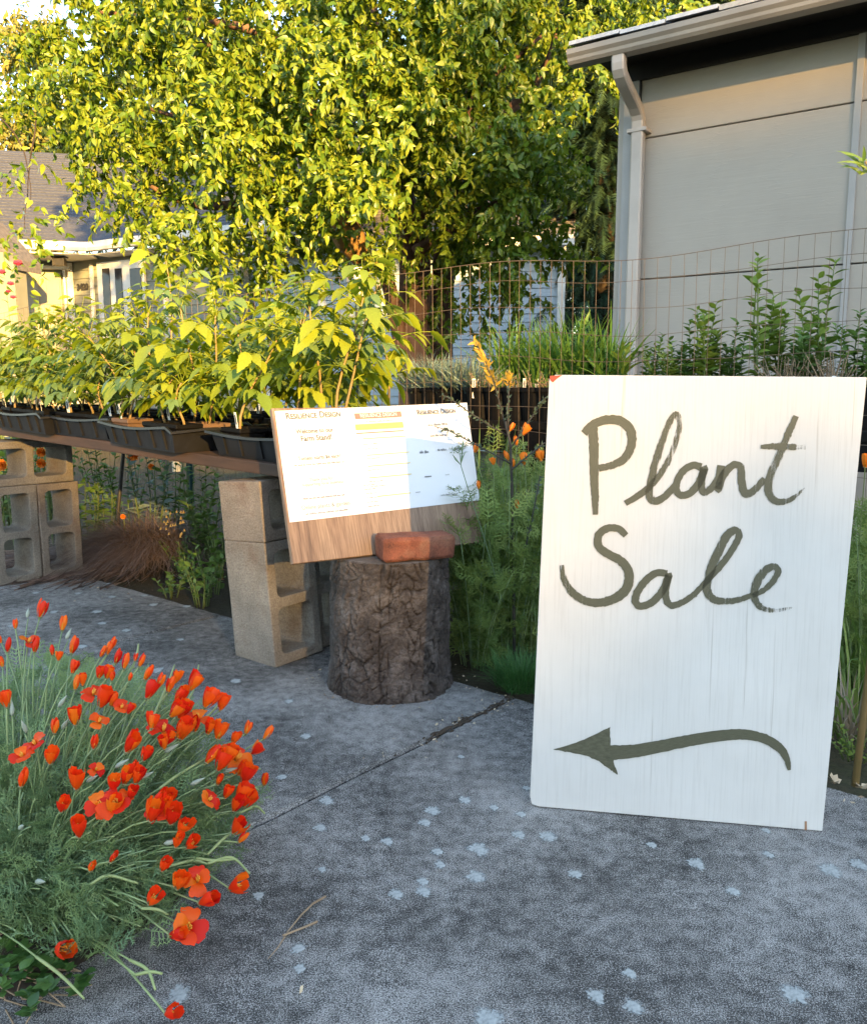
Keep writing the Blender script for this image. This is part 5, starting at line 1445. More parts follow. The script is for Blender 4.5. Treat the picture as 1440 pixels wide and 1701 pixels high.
for k in range(480):
    while True:
        px, py = random.uniform(-150, 420), random.uniform(1095, 1590)
        if inpoly(px, py): break
    z = prow(px, py) * random.uniform(.6, .98); d = ray(px, py); stem_to(CAMP + d * ((z - CAMH) / d.z), random.uniform(.0010, .0016), random.uniform(.25, .5), random.random())
o = stems.build('stems', m_pstem, clump, smooth=True); o.location = (0, 0, 0); tag(o, kind='stuff')
# soil patch they grow from
vs = [Vector((0, 0, .02))]
for j in range(40):
    t = 6.2832 * j / 40; rr = 1 + .12 * mnoise.noise(Vector((math.cos(t) * 2, math.sin(t) * 2, 4)))
    vs.append(Vector((math.cos(t) * .50 * rr, math.sin(t) * .34 * rr, .003)))
g = MB(); g.add(vs, [(0, j + 1, (j + 1) % 40 + 1) for j in range(40)]); o = g.build('planting_soil', m_soil); o.location = (-.93, 1.38, 0); tag(o, kind='structure')
# glossy creeping plant at the lower left
m_bear = leafmat('glossy_small_leaf', [(.035, .09, .02), (.06, .13, .03), (.10, .19, .045)], .3, .15, obj=True, spec=.5)
V_, F_ = T_ROUND; ME_BL = np_mesh('leaf', V_, F_, m_bear, smooth=True)
cc = gnd(70, 1640); creep = empty('creeping_groundcover', cc, 'dark glossy small leaved creeper at the lower left corner', 'ground cover')
m_soil2 = m_soil
for i, (x, y) in enumerate(((20, 735), (60, 930), (120, 1010), (230, 940), (290, 950), (160, 1090), (280, 1070), (480, 1020), (390, 850), (130, 860), (40, 850), (200, 880), (350, 905), (20, 990), (240, 1040), (170, 1150), (90, 780), (10, 1060), (380, 960), (110, 920), (310, 870), (450, 1060), (150, 960))):
    px, py = x / 3.4286, 1350 + y / 3.4286; c = gnd(px, py, .02); c.z = random.uniform(.012, .035); nl = random.randint(6, 8)
    for k in range(nl):
        a = k * 6.283 / nl + i; s_ = random.uniform(.016, .024); d = Vector((math.cos(a), math.sin(a), random.uniform(.2, .8))).normalized(); x_ = d.cross(Z).normalized(); z_ = x_.cross(d)
        inst('leaf', ME_BL, creep, basis(c - cc + Vector((0, 0, .003 * k)), x_ * s_, d * s_, z_ * s_))
    g = MB(cc); g.tube([c, c + Vector((random.gauss(0, .02), random.gauss(0, .02), -.01)), Vector((c.x - .05, c.y + .03, .002))], .0012, 5); g.build('runner', m_twig, creep)

# ---- brown sedge under the table
m_sedge = leafmat('brown_sedge', [(.09, .06, .05), (.15, .10, .085), (.25, .185, .155), (.12, .085, .072)], .6, .05, spec=.3)
SG = gnd(255, 925); n = 5200
a = RNG.normal(0, 1, n); bx = RNG.normal(0, .085, n); byy = RNG.normal(0, .07, n)
base = np.stack([bx, byy, np.zeros(n)], 1)
d = np.stack([-.55 + RNG.normal(0, .55, n), -.25 + RNG.normal(0, .5, n), np.full(n, 1.0)], 1)
V_, F_, r_, _ = blades(base, d, RNG.uniform(.34, .60, n), np.full(n, .0030), RNG.uniform(.5, 1.0, n), 8, .2)
V_[:, 2] = np.maximum(V_[:, 2], .004 + .01 * RNG.random(len(V_)))
root = empty('sedge_clump', SG, 'mound of thin brown drooping sedge grass on the concrete under the table', 'grass clump')
inst('blades', np_mesh('blades', V_, F_, m_sedge, r_), root)
eup = tuft('euphorbia_tuft', gnd(295, 925), 150, .05, .17, .004, m_glau, 'blue green needle leaved tuft with tan seed heads on the sedge', 'plant', None, .5, .2, .6)
m_tan = mat('tan_seed_head', (.16, .11, .04), (.24, .18, .06), 30, .7)
o = MB(); 
for k in range(26):
    q = at(random.choice((278, 300)) + random.gauss(0, 5), random.uniform(850, 893), 3.75) - eup.location; 
    o.tube([q, q + Vector((0, 0, .012))], [.006, .001], 5)
o.build('seed_head', m_tan, eup)
# ---- weeds below and behind
random.seed(33)
WE = [(150, 4.5, .55, m_grn), (178, 4.75, .62, m_grn), (215, 4.9, .5, m_dkgrn), (250, 4.7, .58, m_glau), (285, 4.9, .6, m_dkgrn), (325, 4.6, .55, m_grn), (60, 5.0, .6, m_grn), (15, 4.9, .6, m_dkgrn), (100, 5.2, .7, m_grn), (-30, 4.8, .6, m_grn), (345, 4.2, .45, m_dkgrn)]
for i, (px, Y, h, m) in enumerate(WE):
    P = at(px, 900, Y); herb('leafy_weed', (P.x, P.y, -.02), h, 7, .16, T_LEAF, .075, 15, m, m_hstem, ORD[sorted(q[0] for q in WE).index(px)] + ' leafy weed from the left in the shade behind the blocks', 'weed', 'weeds under the tomato table')
for i, px in enumerate((420, 480, 560, 640, 700)):
    P = at(px, 880, 3.9 + .1 * i); herb('leafy_weed', (P.x, P.y, -.02), .5, 8, .2, T_LEAF, .08, 14, m_dkgrn, m_hstem, ORD[i] + ' dark leafy weed from the left behind log round and board', 'weed', 'weeds behind the log round')
for i, (px, py) in enumerate(((285, 985), (312, 962), (300, 940), (325, 905), (360, 925), (335, 1000))):
    P = gnd(px, py); herb('low_weed', (P.x, P.y, -.02), .12 + .03 * (i % 3), 9, .10, T_ROUND, .035, 7, m_dkgrn, m_hstem, ORD[i] + ' low weed from the brown sedge towards the near blocks', 'weed', 'low weeds between sedge and blocks')
for i, (px, py) in enumerate(((330, 975), (352, 990), (368, 960), (345, 930))):
    P = gnd(px, py); herb('vine_weed', (P.x, P.y, 0), .15 + .06 * i, 6, .09, T_ROUND, .05, 7, m_grn, m_hstem, ['low lobed leaf weed at the foot of the near block stack', 'dark lobed leaf weed touching the near block corner', 'lobed leaf weed climbing beside the near block', 'tallest lobed leaf weed left of the near block stack'][i], 'weed')
m_mar = mat('orange_marigold', (.75, .16, .01), (.85, .28, .02), 40, .6)
for i, (px, py, Y, r) in enumerate(((70, 751, 4.6, 9), (70, 769, 4.6, 9), (4, 772, 4.6, 11), (222, 757, 4.8, 10), (252, 775, 4.9, 6), (205, 858, 4.3, 5))):
    c = at(px, py, Y); g = MB(); rr = r / FPX * Y
    for ring, (rad, up, cnt) in enumerate(((1, .15, 11), (.75, .4, 9), (.45, .65, 6))):
        for k in range(cnt):
            a = 6.283 * k / cnt + ring; e = c + Vector((math.cos(a) * rr * rad, -.3 * rr, math.sin(a) * rr * rad)); s2 = Vector((-math.sin(a), 0, math.cos(a))) * rr * .28
            g.add([c, c.lerp(e, .7) + s2 - Vector((0, rr * up, 0)), e - Vector((0, rr * up, 0)), c.lerp(e, .7) - s2 - Vector((0, rr * up, 0))], [(0, 1, 2, 3)])
    g.tube([c, c + Vector((.01, .01, -.2)), c + Vector((.02, .02, -c.z + .0))], .003, 5, 1)
    tag(g.build('marigold', [m_mar, m_hstem]), ['upper orange flower seen through the top left block', 'lower orange flower seen through the top left block', 'orange flower at the left photo edge behind the blocks', 'orange flower under the plank beside the black stake', 'small orange flower right of the black stake', 'tiny red flower above the brown sedge'][i], 'flower')
# ---- between the log round and the white sign
random.seed(44)
def feather_weed(px, Y, h, n, label, m, wide=.16, nst=26):
    b = at(px, 1000, Y); b.z = -.02; root = empty('feathery_weed', b, label, 'weed', 'feathery weeds beside the log round')
    g = MB(); P = []; D = []; S = []
    for k in range(nst):
        a = random.random() * 6.28; r = wide * math.sqrt(random.random()); hh = h * random.uniform(.55, 1.05)
        b0 = Vector((math.cos(a) * r * .3, math.sin(a) * r * .3, 0)); e = Vector((math.cos(a) * r * 1.3, math.sin(a) * r * 1.3, hh)); mp = b0.lerp(e, .55) - Vector((math.cos(a), math.sin(a), 0)) * r * .25
        pts = [b0 * (1 - t) ** 2 + mp * 2 * t * (1 - t) + e * t * t for t in (0, .25, .5, .75, 1)]
        g.tube(pts, [.0022, .002, .0018, .0015, .001], 5, a=random.uniform(.05, .6))
        for j in range(n // nst):
            t = random.random() ** .8; i = min(3, int(t * 4)); q = pts[i].lerp(pts[i + 1], t * 4 - i); P.append(tuple(q)); D.append((random.gauss(0, .6), random.gauss(0, .6), random.uniform(.1, 1))); S.append(random.uniform(.06, .13))
    g.build('stem', m_pstem, root, smooth=True); inst('foliage', fern_cloud(np.array(P), np.array(D), np.array(S), m), root); return root
feather_weed(790, 2.62, .50, 420, 'feathery weed close to the right of the log round', m_fern2)
fw = feather_weed(845, 2.66, .66, 460, 'tall feathery weed with orange blooms between log round and white sign', m_fern2)
feather_weed(890, 2.75, .60, 420, 'feathery weed half hidden by the left edge of the white sign', m_fern2)
feather_weed(805, 3.1, .60, 380, 'feathery weed farther back below the wire fence', m_dkgrn)
feather_weed(870, 3.2, .62, 380, 'feathery weed deepest in the gap below the rear bench', m_dkgrn)
for (px, py, k, s_) in ((858, 740, 'bud', .9), (868, 722, 'cup', 1.0), (845, 764, 'bud', .9), (853, 776, 'bud', .8), (871, 772, 'cup', 1.0), (899, 766, 'cup', 1.0), (858, 846, 'bud', .9), (789, 752, 'bud', .9), (795, 812, 'bud', .8), (846, 716, 'bud', .8), (820, 772, 'cup', .7), (893, 762, 'bud', .9)):
    c = at(px, py, 2.58); base_ = fw.location
    g = MB(base_); e = Vector((base_.x + random.gauss(0, .05), base_.y + random.gauss(0, .05), 0)); g.tube([c, c.lerp(e, .4) + Vector((0, .02, .03)), e], [.0014, .0016, .002], 5, a=.3); g.build('stem', m_pstem, fw)
    flower(fw, c - base_, (random.gauss(0, .3), -.2, 1), .034 * s_, k, PETO)
tuft('fine_grass_tuft', gnd(865, 1140), 900, .075, .15, .0022, leafmat('fine_grass', [(.04, .13, .03), (.06, .17, .04), (.085, .20, .05)], .6, .15), 'fine dark green grass tuft at the lower left of the white sign', 'grass clump', None, .5, .35, .3)
tuft('fine_grass_tuft', gnd(790, 1075), 350, .07, .10, .0025, m_fern2, 'small dull grass tuft at the right foot of the log round', 'grass clump', None, .6, .4, .3)
# iris blades behind the board's right corner
tuft('iris_clump', (at(795, 760, 3.05).x, 3.05, 0), 26, .10, .82, .022, m_grn, 'tall flat iris blades behind the right corner of the info board', 'plant', None, .16, .10, .5)
# dark twiggy broom with its yellow spike
br = at(856, 1010, 2.56); br.z = 0
broom = empty('broom_shrub', br, 'thin dark twiggy shrub with one sunlit yellow flower spike beside the white sign', 'shrub')
m_brk = mat('broom_bark', (.03, .03, .028), (.06, .055, .045), 20, .7)
m_brl = leafmat('broom_leaf', [(.07, .11, .07), (.10, .14, .09)], .6, .15); m_brf = leafmat('broom_flower', [(.55, .36, .05), (.65, .42, .07)], .5, .3)
BRN = [[(856, 1010), (852, 900), (850, 800), (848, 740), (840, 700)], [(848, 740), (835, 690), (822, 640), (806, 600), (790, 568)], [(845, 715), (843, 690), (845, 650), (846, 628)],
       [(848, 745), (870, 712), (892, 680), (906, 660)], [(846, 725), (815, 708), (780, 685), (752, 665), (735, 655)], [(848, 770), (815, 752), (780, 733), (745, 715), (722, 708)], [(850, 780), (880, 755), (905, 735)],
       [(854, 900), (842, 880), (820, 868)], [(856, 960), (875, 900), (890, 830), (897, 790)]]
P = []; D = []; S = []; PF = []; DF = []; SF = []
for i, b in enumerate(BRN):
    pts = [at(px, py, 2.56 + .02 * math.sin(i * 2 + k)) - br for k, (px, py) in enumerate(b)]
    if i == 0: pts[0].z = -.02
    g = MB(); g.tube(pts, [.006, .0055, .005, .0045, .003] if i == 0 else [.0028, .0025, .002, .0017, .0012][:len(pts)], 6); g.build('branch', m_brk, broom, smooth=True)
    for k in range(0 if i == 0 else 46):
        t = random.uniform(.15, 1) * (len(pts) - 1); j = min(len(pts) - 2, int(t)); q = pts[j].lerp(pts[j + 1], t - j); dd = (pts[j + 1] - pts[j]).normalized()
        fl_ = (i == 1 and t > 1.9) or (i == 2 and t > 2.2)
        v = dd * .9 + Vector((random.gauss(0, .6), random.gauss(0, .6), random.gauss(0, .6)))
        (PF if fl_ else P).append(tuple(q)); (DF if fl_ else D).append(tuple(v)); (SF if fl_ else S).append(random.uniform(.022, .034) if fl_ else random.uniform(.012, .020))
p_, M_ = frames(np.array(P), np.array(D), unit(len(P)), np.array(S)); inst('foliage', scatter_mesh('foliage', T_TINY, p_, M_, m_brl), broom)
p_, M_ = frames(np.array(PF), np.array(DF), unit(len(PF)), np.array(SF)); inst('flower_spike', scatter_mesh('flower_spike', T_LEAF, p_, M_, m_brf), broom)
# a thin seed stalk in front of the poster
g = MB(); g.tube([at(835, 1000, 2.50), at(800, 880, 2.46), at(780, 820, 2.44), at(766, 775, 2.43), at(762, 740, 2.43)], [.002, .0018, .0015, .0012, .001], 5)
for (px, py, dx) in ((757, 763, -6), (768, 760, 5), (769, 738, 1)): q = at(px, py, 2.43); g.tube([at(765, 772, 2.43), q, q + Vector((dx * .0015, 0, .014))], [.0009, .0028, .0006], 5)
tag(g.build('seed_stalk', m_pstem, smooth=True), 'thin grey green seed stalk rising in front of the poster', 'plant')
# right of the white sign
for i, (px, Y, h, n, lab) in enumerate(((1440, 2.1, .55, 60, 'grassy weed behind the right edge of the white sign'), (1480, 2.3, .65, 70, 'tall grassy weed at the right photo edge'), (1405, 2.35, .5, 50, 'shaded grassy weed just behind the sign'))):
    P = at(px, 1000, Y); tuft('grassy_weed', (P.x, P.y, -.02), n, .12, h, .010, m_grn if i else m_fern2, lab, 'weed', None, .35, .5, .4)
    feather_weed(px + 10, Y + .15, .55, 260, ['feathery weed right behind the lower right sign corner', 'feathery weed at the right photo edge', 'feathery weed deep behind the sign'][i], m_fern2, .14, 18)
P = gnd(1418, 1262); herb('low_sedum', (P.x, P.y, 0), .07, 14, .08, T_ROUND, .018, 7, m_lime, m_hstem, 'small light green succulent at the concrete edge right of the sign', 'plant')
P = gnd(1425, 1240); tuft('dead_grass', (P.x, P.y + .05, 0), 60, .05, .28, .006, leafmat('dead_grass', [(.22, .18, .13), (.32, .27, .2)], .7, .1), 'bleached dead grass leaves at the right edge beside the sign', 'grass clump', None, .5, .5, .3)
c = at(1437, 776, 2.2); rt = empty('orange_poppy', (c.x, c.y, 0), 'single orange poppy at the right photo edge beside the sign', 'flower'); flower(rt, Vector((0, 0, c.z)), (0, -.2, 1), .036, 'cup', PETO)
g = MB(); g.tube([(0, 0, c.z), (.01, .02, c.z * .5), (.0, .05, 0)], .0015, 5); g.build('stem', m_hstem, rt)
# pink roses and lit shrub at the left edge behind the table
P = at(10, 560, 5.4); rs = herb('rose_bush', (P.x, P.y, 0), 1.45, 12, .4, T_LEAF, .09, 26, m_lime, m_hstem, 'sunlit rose bush with pink blooms at the left photo edge', 'shrub')
m_pink = mat('pink_rose', (.62, .05, .14), (.75, .10, .2), 30, .5)
for (px, py, r) in ((30, 441, 9), (3, 455, 8), (18, 474, 7), (22, 496, 6), (14, 486, 5)):
    c = at(px, py, 5.25) - P.xyz; c = at(px, py, 5.25) - Vector((P.x, P.y, 0)); g = MB(); rr = r / FPX * 5.25
    for ring in range(3):
        for k in range(6):
            a = k * 1.047 + ring * .5; th = .5 + ring * .45; e = c + Vector((math.cos(a) * rr * math.cos(th * .6), math.sin(a) * rr * math.cos(th * .6), rr * math.sin(th))) ; s2 = Vector((-math.sin(a), math.cos(a), 0)) * rr * .45
            g.add([c, c.lerp(e, .7) + s2, e, c.lerp(e, .7) - s2], [(0, 1, 2, 3)])
    g.build('flower', m_pink, rs)
# leafy tip of a shrub entering at the right edge
P = at(1500, 300, 1.75); sap = empty('edge_shrub', (P.x, P.y, 0), 'young shrub whose bright leafy tip enters at the right edge', 'shrub')
g = MB(); tipp = at(1437, 268, 1.75) - Vector((P.x, P.y, 0)); g.tube([(0, 0, 0), (.02, 0, .5), (.02, 0, .9), tipp * .5 + Vector((.01, 0, .6)), tipp], [.008, .007, .006, .004, .002], 6); g.build('stem', m_stem, sap, smooth=True)
PT = []; DT = []
for k in range(18):
    a = k * 2.4; PT.append(tuple(tipp + Vector((.0, 0, -.03 * (k / 18))) + Vector((random.uniform(-.01, .03), 0, 0)))); DT.append((math.cos(a) * .8 - .25, math.sin(a) * .5 - .2, random.uniform(.1, 1.0)))
p_, M_ = frames(np.array(PT), np.array(DT), np.tile(np.array([[0, -.6, .8]]), (18, 1)), RNG.uniform(.04, .065, 18)); inst('foliage', scatter_mesh('foliage', T_NARROW, p_, M_, m_lime), sap)
# ---- litter blown onto the concrete
random.seed(91)
g = MB()
for k in range(170):
    r_ = random.random()
    if r_ < .35: c = JOINT - W * abs(random.gauss(.15, .2)) + L * random.gauss(0, .03)
    elif r_ < .6: c = ST + Vector((math.cos(k) * random.uniform(.19, .27), math.sin(k) * random.uniform(.19, .27), 0))
    elif r_ < .8: c = gnd(random.uniform(100, 360), random.uniform(962, 1000))
    else: c = EDGE + L * random.uniform(-.9, 1.4) - W * abs(random.gauss(0, .05))
    c = Vector((c.x, c.y, .0012)); a = random.random() * 6.28; ln = random.uniform(.004, .016); w = random.uniform(.0012, .004)
    d = Vector((math.cos(a), math.sin(a), 0)); n_ = Vector((-d.y, d.x, 0))
    g.add([c - d * ln * .5, c + n_ * w + Z * .002, c + d * ln * .5 + Z * random.uniform(0, .004), c - n_ * w], [(0, 3, 2, 1)], random.choice((0, 0, 1)))
o = g.build('leaf_litter', [m_dry, m_twig]); tag(o, 'scattered dry leaf and petal litter on the concrete', 'litter', kind='stuff')
# ================================================================== TREES
m_tbark = mat('tree_bark', (.06, .035, .025), (.17, .10, .07), 14, .9, .8, 50, stretch=(1, 1, .3))
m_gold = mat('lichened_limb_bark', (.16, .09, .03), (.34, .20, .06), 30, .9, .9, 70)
m_dkbark = mat('dark_bark', (.02, .015, .012), (.05, .035, .025), 14, .95)
m_tleaf = leafmat('pear_leaf', [(.08, .17, .02), (.13, .22, .022), (.20, .28, .026), (.27, .33, .037)], .34, .32, spec=.45, tcol=(1, .95, .25))
m_tleafo = leafmat('pear_leaf_single', [(.13, .22, .02), (.19, .28, .024), (.26, .32, .03)], .34, .32, obj=True, spec=.45, tcol=(1, .95, .25))
def crown(blobs, ncl, per, ls, T, hang=.5, shell=.55, seed=1):
    """sprays of leaves spread through overlapping lobes; returns P, D, N, S"""
    rng = np.random.default_rng(seed); Ps = []; Ds = []; Ns = []; Ss = []
    for (c, r, k) in blobs:
        n = max(4, int(ncl * k)); c = np.array(c); r = np.array(r, float) * np.ones(3)
        sub = max(2, n // 7)                                   # boughs: groups of sprays with gaps between them
        vs_ = rng.normal(size=(sub, 3)); vs_ /= np.linalg.norm(vs_, axis=1, keepdims=True)
        pick = rng.integers(0, sub, n)
        q = shell + (1 - shell) * rng.random(sub) ** .6
        cen = c + (vs_ * r * q[:, None])[pick] + rng.normal(0, .075, (n, 3)) * (ls / .06) ** .7
        v = vs_[pick] + rng.normal(0, .35, (n, 3)); v /= np.linalg.norm(v, axis=1, keepdims=True)
        out = v * .7 + rng.normal(0, .5, (n, 3)); out[:, 2] -= .25; out /= np.linalg.norm(out, axis=1, keepdims=True)
        ln = rng.uniform(.16, .36, n) * max(1, ls / .075)
        for j in range(per):
            t = rng.random(n)
            p = cen + out * (ln * t)[:, None]; p[:, 2] -= .35 * ln * t * t
            d = out * .5 + rng.normal(0, .55, (n, 3)); d[:, 2] -= hang
            nn = v * 1.0 + rng.normal(0, .5, (n, 3)); nn[:, 2] += .25
            Ps.append(p); Ds.append(d); Ns.append(nn); Ss.append(ls * rng.uniform(.65, 1.2, n))
    return np.concatenate(Ps), np.concatenate(Ds), np.concatenate(Ns), np.concatenate(Ss)
def blob(px, py, Y, r, k=1.0): return (tuple(at(px, py, Y)), r, k)
TB = at(690, 560, 7.2); TB.z = 0
BL_ = []
# main mass (pixel column, row, distance, lobe radius)
for (px, py, Y, r) in ((165, 60, 7.0, .42), (135, 150, 6.9, .36), (180, 170, 6.8, .5), (260, 60, 6.8, .55), (250, 180, 6.5, .55), (255, 265, 6.5, .36), (330, 120, 6.4, .55), (340, 240, 6.3, .52), (300, 330, 6.3, .34), (165, 235, 6.7, .26),
                       (215, 325, 6.5, .14), (265, 355, 6.3, .18), (400, 40, 6.4, .55), (430, 160, 6.1, .58), (420, 280, 6.1, .5), (380, 360, 6.2, .32), (350, 420, 6.4, .2), (450, 400, 6.3, .26), (480, 440, 6.4, .18), (420, 450, 6.4, .16),
                       (510, 60, 6.2, .58), (530, 190, 5.9, .58), (500, 300, 6.0, .48), (600, 30, 6.2, .55), (620, 130, 6.0, .55), (630, 240, 5.9, .5), (600, 320, 6.1, .36), (530, 370, 6.3, .26), (690, 60, 6.2, .55), (720, 170, 6.2, .55), (720, 280, 6.2, .45), (690, 350, 6.5, .3), (650, 390, 6.6, .24),
                       (790, 30, 6.5, .58), (810, 140, 6.4, .55), (820, 260, 6.4, .5), (800, 360, 6.6, .42), (850, 340, 6.5, .36), (860, 420, 6.7, .30), (790, 440, 6.8, .32), (740, 440, 6.9, .25), (880, 60, 6.7, .55), (880, 170, 6.7, .36), (870, 260, 6.6, .30), (880, 470, 6.9, .2), (820, 500, 7.0, .22), (760, 490, 7.0, .2), (720, 420, 6.9, .2), (850, 455, 6.8, .22),
                       (960, 10, 7.2, .45), (930, 70, 7.2, .28), (1060, 20, 7.6, .45), (1130, 15, 7.8, .35), (920, 330, 6.8, .2),
                       (85, 95, 7.1, .22), (95, 205, 7.0, .2), (70, 130, 7.2, .12),
                       (300, -80, 6.8, .7), (500, -120, 6.4, .8), (700, -120, 6.4, .8), (900, -100, 6.8, .8), (190, -60, 7.1, .5),
                       (250, -300, 7.2, .9), (450, -330, 7.2, .9), (650, -330, 7.0, .9), (850, -300, 7.2, .9), (350, -480, 7.6, .9), (600, -500, 7.6, .9), (150, -220, 7.4, .6),
                       (500, 150, 7.6, .7), (700, 150, 7.8, .7), (350, 170, 7.6, .6), (850, 200, 7.9, .6), (600, 330, 7.6, .5), (770, 380, 7.8, .5), (450, 330, 7.4, .4)):
    BL_.append(blob(px, py, Y, r, (r / .5) ** 2))
BH_ = []
for (px, py, Y, r) in ((40, 300, 5.6, .10), (65, 320, 5.6, .08), (30, 372, 5.6, .11), (65, 375, 5.6, .10), (10, 385, 5.6, .09), (45, 345, 5.6, .06), (20, 290, 5.6, .07)):
    BH_.append(blob(px, py, Y, r, 1))
tree = empty('pear_tree', TB, 'big sunlit broadleaf tree with dense glossy foliage behind the fence', 'tree')
P, D, N, S = crown(BL_, 66, 26, .062, T_LEAF, hang=.6, seed=3)
P2, D2, N2, S2 = crown(BH_, 5, 8, .062, T_LEAF, shell=.2, seed=5)
P = np.concatenate([P, P2]); D = np.concatenate([D, D2]); N = np.concatenate([N, N2]); S = np.concatenate([S, S2])
P = P - np.array(TB)
print('tree leaves', len(P))
# leaves that show largest stand alone
dist = np.linalg.norm(P + np.array(TB) - np.array(CAMP), axis=1)
vis = np.argsort(dist / S)[:290]; mask = np.zeros(len(P), bool); mask[vis] = True
p_, M_ = frames(P[~mask], D[~mask], N[~mask], S[~mask])
o = inst('crown', scatter_mesh('crown', T_LEAF, p_, M_, m_tleaf), tree); tag(o, kind='stuff')
V_, F_ = T_LEAF; ME_TL = np_mesh('leaf', V_, F_, m_tleafo, smooth=True)
p_, M_ = frames(P[mask], D[mask], N[mask], S[mask])
for i in range(len(p_)):
    m4 = Matrix.Identity(4)
    for a in range(3):
        for b in range(3): m4[a][b] = M_[i][a][b]
        m4[a][3] = p_[i][a]
    inst('leaf', ME_TL, tree, m4)
def limb(pts, rad, name='limb', m=m_tbark):
    c = spline([tuple(Vector(p) - TB) for p in pts], 5); n = len(c); r = np.interp(np.linspace(0, 1, n), np.linspace(0, 1, len(rad)), rad)
    g = MB(); g.tube([Vector(q) + mnoise.noise_vector(Vector(q) * 5) * .012 for q in c], list(r), 10); return g.build(name, m, tree, smooth=True)
b0 = Vector((TB.x, TB.y, 0))
limb([b0, at(690, 470, 7.2), at(684, 400, 7.2), at(670, 330, 7.1), at(640, 200, 6.9), at(620, 60, 6.9), at(610, -100, 6.9)], [.17, .14, .12, .10, .08, .06, .03], 'trunk')
limb([b0 + Vector((.2, .1, 0)), at(735, 470, 7.3), at(745, 380, 7.3), at(770, 250, 7.2), at(790, 100, 7.1), at(800, -60, 7.1)], [.12, .10, .085, .07, .05, .03], 'trunk')
lb = limb([at(604, 446, 6.9), at(598, 425, 6.85), at(584, 400, 6.8), at(573, 380, 6.8), at(560, 340, 6.85), at(540, 260, 6.9), at(500, 120, 6.9)], [.05, .09, .125, .12, .08, .06, .03], 'limb', m_gold)
lb['label'] = 'golden brown sunlit limb tapering down to a dark stub above the fence post'
limb([b0 + Vector((-.05, 0, .9)), at(640, 460, 7.0), at(606, 440, 6.95), at(600, 430, 6.9)], [.07, .06, .05, .045])
for pts in ([(690, 400), (720, 300), (760, 180), (900, 60)], [(684, 390), (600, 280), (480, 180), (330, 60)], [(670, 340), (560, 240), (420, 230), (250, 180)], [(690, 420), (780, 360), (850, 330), (900, 300)], [(640, 200), (500, 90), (380, 40), (160, 20)], [(650, 250), (660, 150), (700, 60), (720, -60)], [(600, 280), (450, 330), (330, 340), (230, 300)], [(770, 250), (850, 180), (900, 120), (930, 40)]):
    limb([at(px, py, 7.0 - .12 * k) for k, (px, py) in enumerate(pts)], [.06, .045, .03, .012])
for pts in ([(-40, 150), (30, 230), (48, 290), (52, 345)], [(60, 200), (50, 270), (46, 320), (40, 380)]):
    limb([at(px, py, 6.2 - .2 * k) for k, (px, py) in enumerate(pts)], [.006, .005, .003, .002], 'hanging_twig', m_dkbark)

# ---- dark conifers and the wood behind
m_con = leafmat('conifer_spray', [(.018, .05, .026), (.03, .07, .035), (.045, .09, .042)], .6, .05)
m_bgl = leafmat('far_leaf', [(.03, .06, .012), (.05, .09, .018), (.075, .11, .022)], .5, .25)
m_birch = leafmat('birch_leaf', [(.20, .20, .04), (.27, .25, .05), (.16, .19, .04)], .5, .3)
def conifer(px, Y, h, r, label, n=1500):
    b = at(px, 500, Y); b.z = 0; root = empty('conifer', b, label, 'tree', 'trees behind the pear tree')
    g = MB(); g.tube([(0, 0, 0), (0, 0, h * .6), (0, 0, h)], [.22, .14, .02], 8); g.build('trunk', m_dkbark, root, smooth=True)
    t = RNG.random(n) ** .8; a = RNG.random(n) * 6.283; rr = r * (1.05 - t) * RNG.uniform(.45, 1, n)
    P = np.stack([np.cos(a) * rr, np.sin(a) * rr, t * h * .98 + .3], 1); D = np.stack([np.cos(a), np.sin(a), np.full(n, -.45) + RNG.normal(0, .25, n)], 1)
    p_, M_ = frames(P, D, np.tile(np.array([[0, 0, 1.]]), (n, 1)) + RNG.normal(0, .3, (n, 3)), RNG.uniform(.28, .55, n))
    o = inst('crown', scatter_mesh('crown', SPRAY, p_, M_, m_con, smooth=False), root); tag(o, kind='stuff')
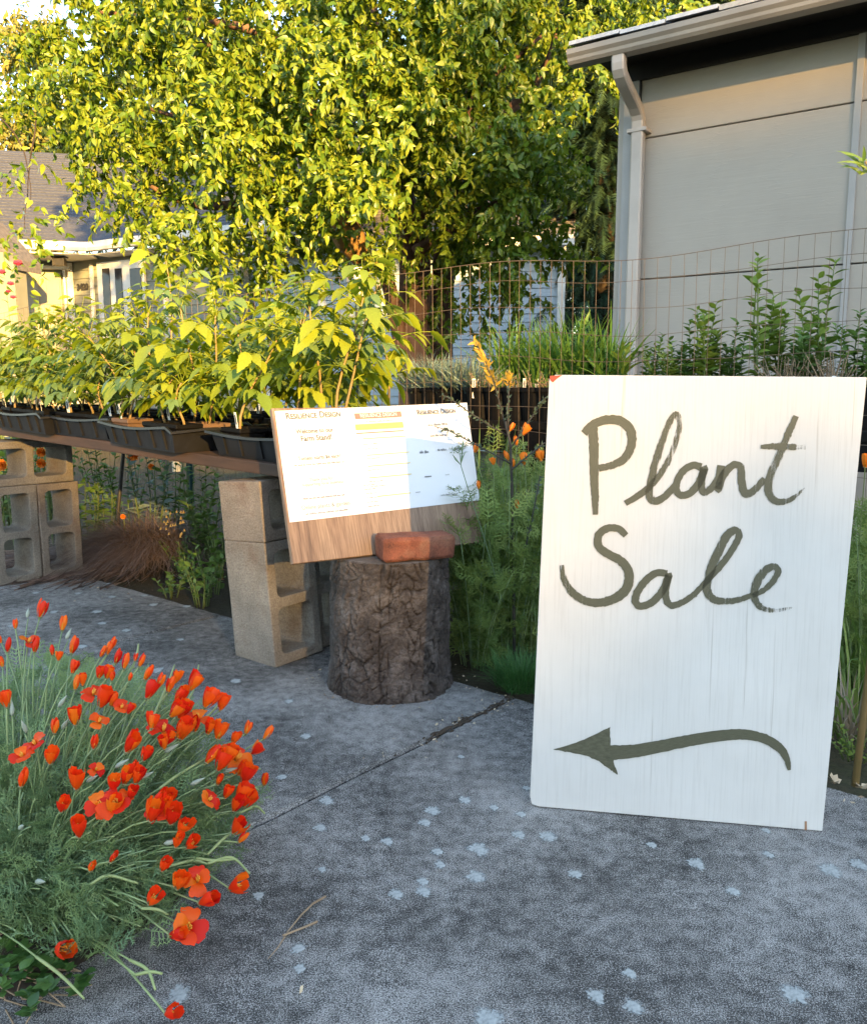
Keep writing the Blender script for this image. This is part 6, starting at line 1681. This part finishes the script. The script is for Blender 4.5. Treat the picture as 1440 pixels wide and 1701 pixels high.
def spray_t():
    vs = []; fs = []; random.seed(3)
    for k in range(16):
        y = k / 16; ln = .30 * (1 - y * .7)
        for sx in (-1, 1):
            d = Vector((sx, .7, random.uniform(-.5, .1))).normalized(); a = Vector((0, y, -.25 * y * y)); e = a + d * ln; s_ = Vector((.0, .035, .0)); i = len(vs)
            vs += [tuple(a - s_), tuple(a + s_), tuple(e + Vector((0, 0, -.04)))]; fs.append((i, i + 1, i + 2))
    return tmpl(vs, fs)
SPRAY = spray_t()
conifer(1000, 12.5, 7.6, 1.6, 'dark drooping conifer left of the shed gutter', 5200)
conifer(1120, 15, 11.5, 2.4, 'tall dark conifer rising above the shed roof', 4000)
conifer(900, 17, 9.0, 2.4, 'dark conifer farther back behind the pear tree', 4000)
def bgtree(px, Y, h, r, label, m, nb, n, ls, name='far_tree', lo=.35):
    b = at(px, 500, Y); b.z = 0; root = empty(name, b, label, 'tree', 'trees behind the pear tree')
    g = MB(); g.tube([(0, 0, 0), (.1, 0, h * .4), (0, .1, h * .85)], [.20, .15, .03], 8); g.build('trunk', m_dkbark, root, smooth=True)
    bl = []
    for k in range(nb):
        a = random.random() * 6.28; z = h * random.uniform(lo, .95); q = r * random.uniform(.2, .85) * math.sin(math.pi * min(1, (z / h - lo * .6) / (1.1 - lo * .6))) 
        bl.append(((math.cos(a) * q, math.sin(a) * q, z), r * random.uniform(.3, .45), 1))
    P, D, N, S = crown(bl, n, 7, ls, T_LEAF, seed=int(px) % 97 + 3)
    p_, M_ = frames(P, D, N, S); o = inst('crown', scatter_mesh('crown', T_LEAF, p_, M_, m), root); tag(o, kind='stuff')
random.seed(8)
bgtree(520, 19, 9.5, 4.0, 'broad shaded tree far behind the blue house', m_bgl, 26, 55, .22)
bgtree(760, 18, 9.0, 3.4, 'shaded tree far behind the pear tree trunk', m_bgl, 24, 55, .22)
bgtree(1060, 20, 10.5, 3.0, 'far leafy tree with sunlit top above the shed roof', m_bgl, 24, 55, .22)
bgtree(1210, 22, 12.3, 2.6, 'golden topped tree just showing above the shed roof ridge', m_birch, 20, 55, .22)
bgtree(85, 24, 10.8, 1.3, 'pale golden weeping birch at the far left behind the roof', m_birch, 26, 55, .18, 'birch_tree', .25)
bgtree(300, 21, 10.0, 2.8, 'shaded tree far behind the left house roof', m_bgl, 24, 50, .22)
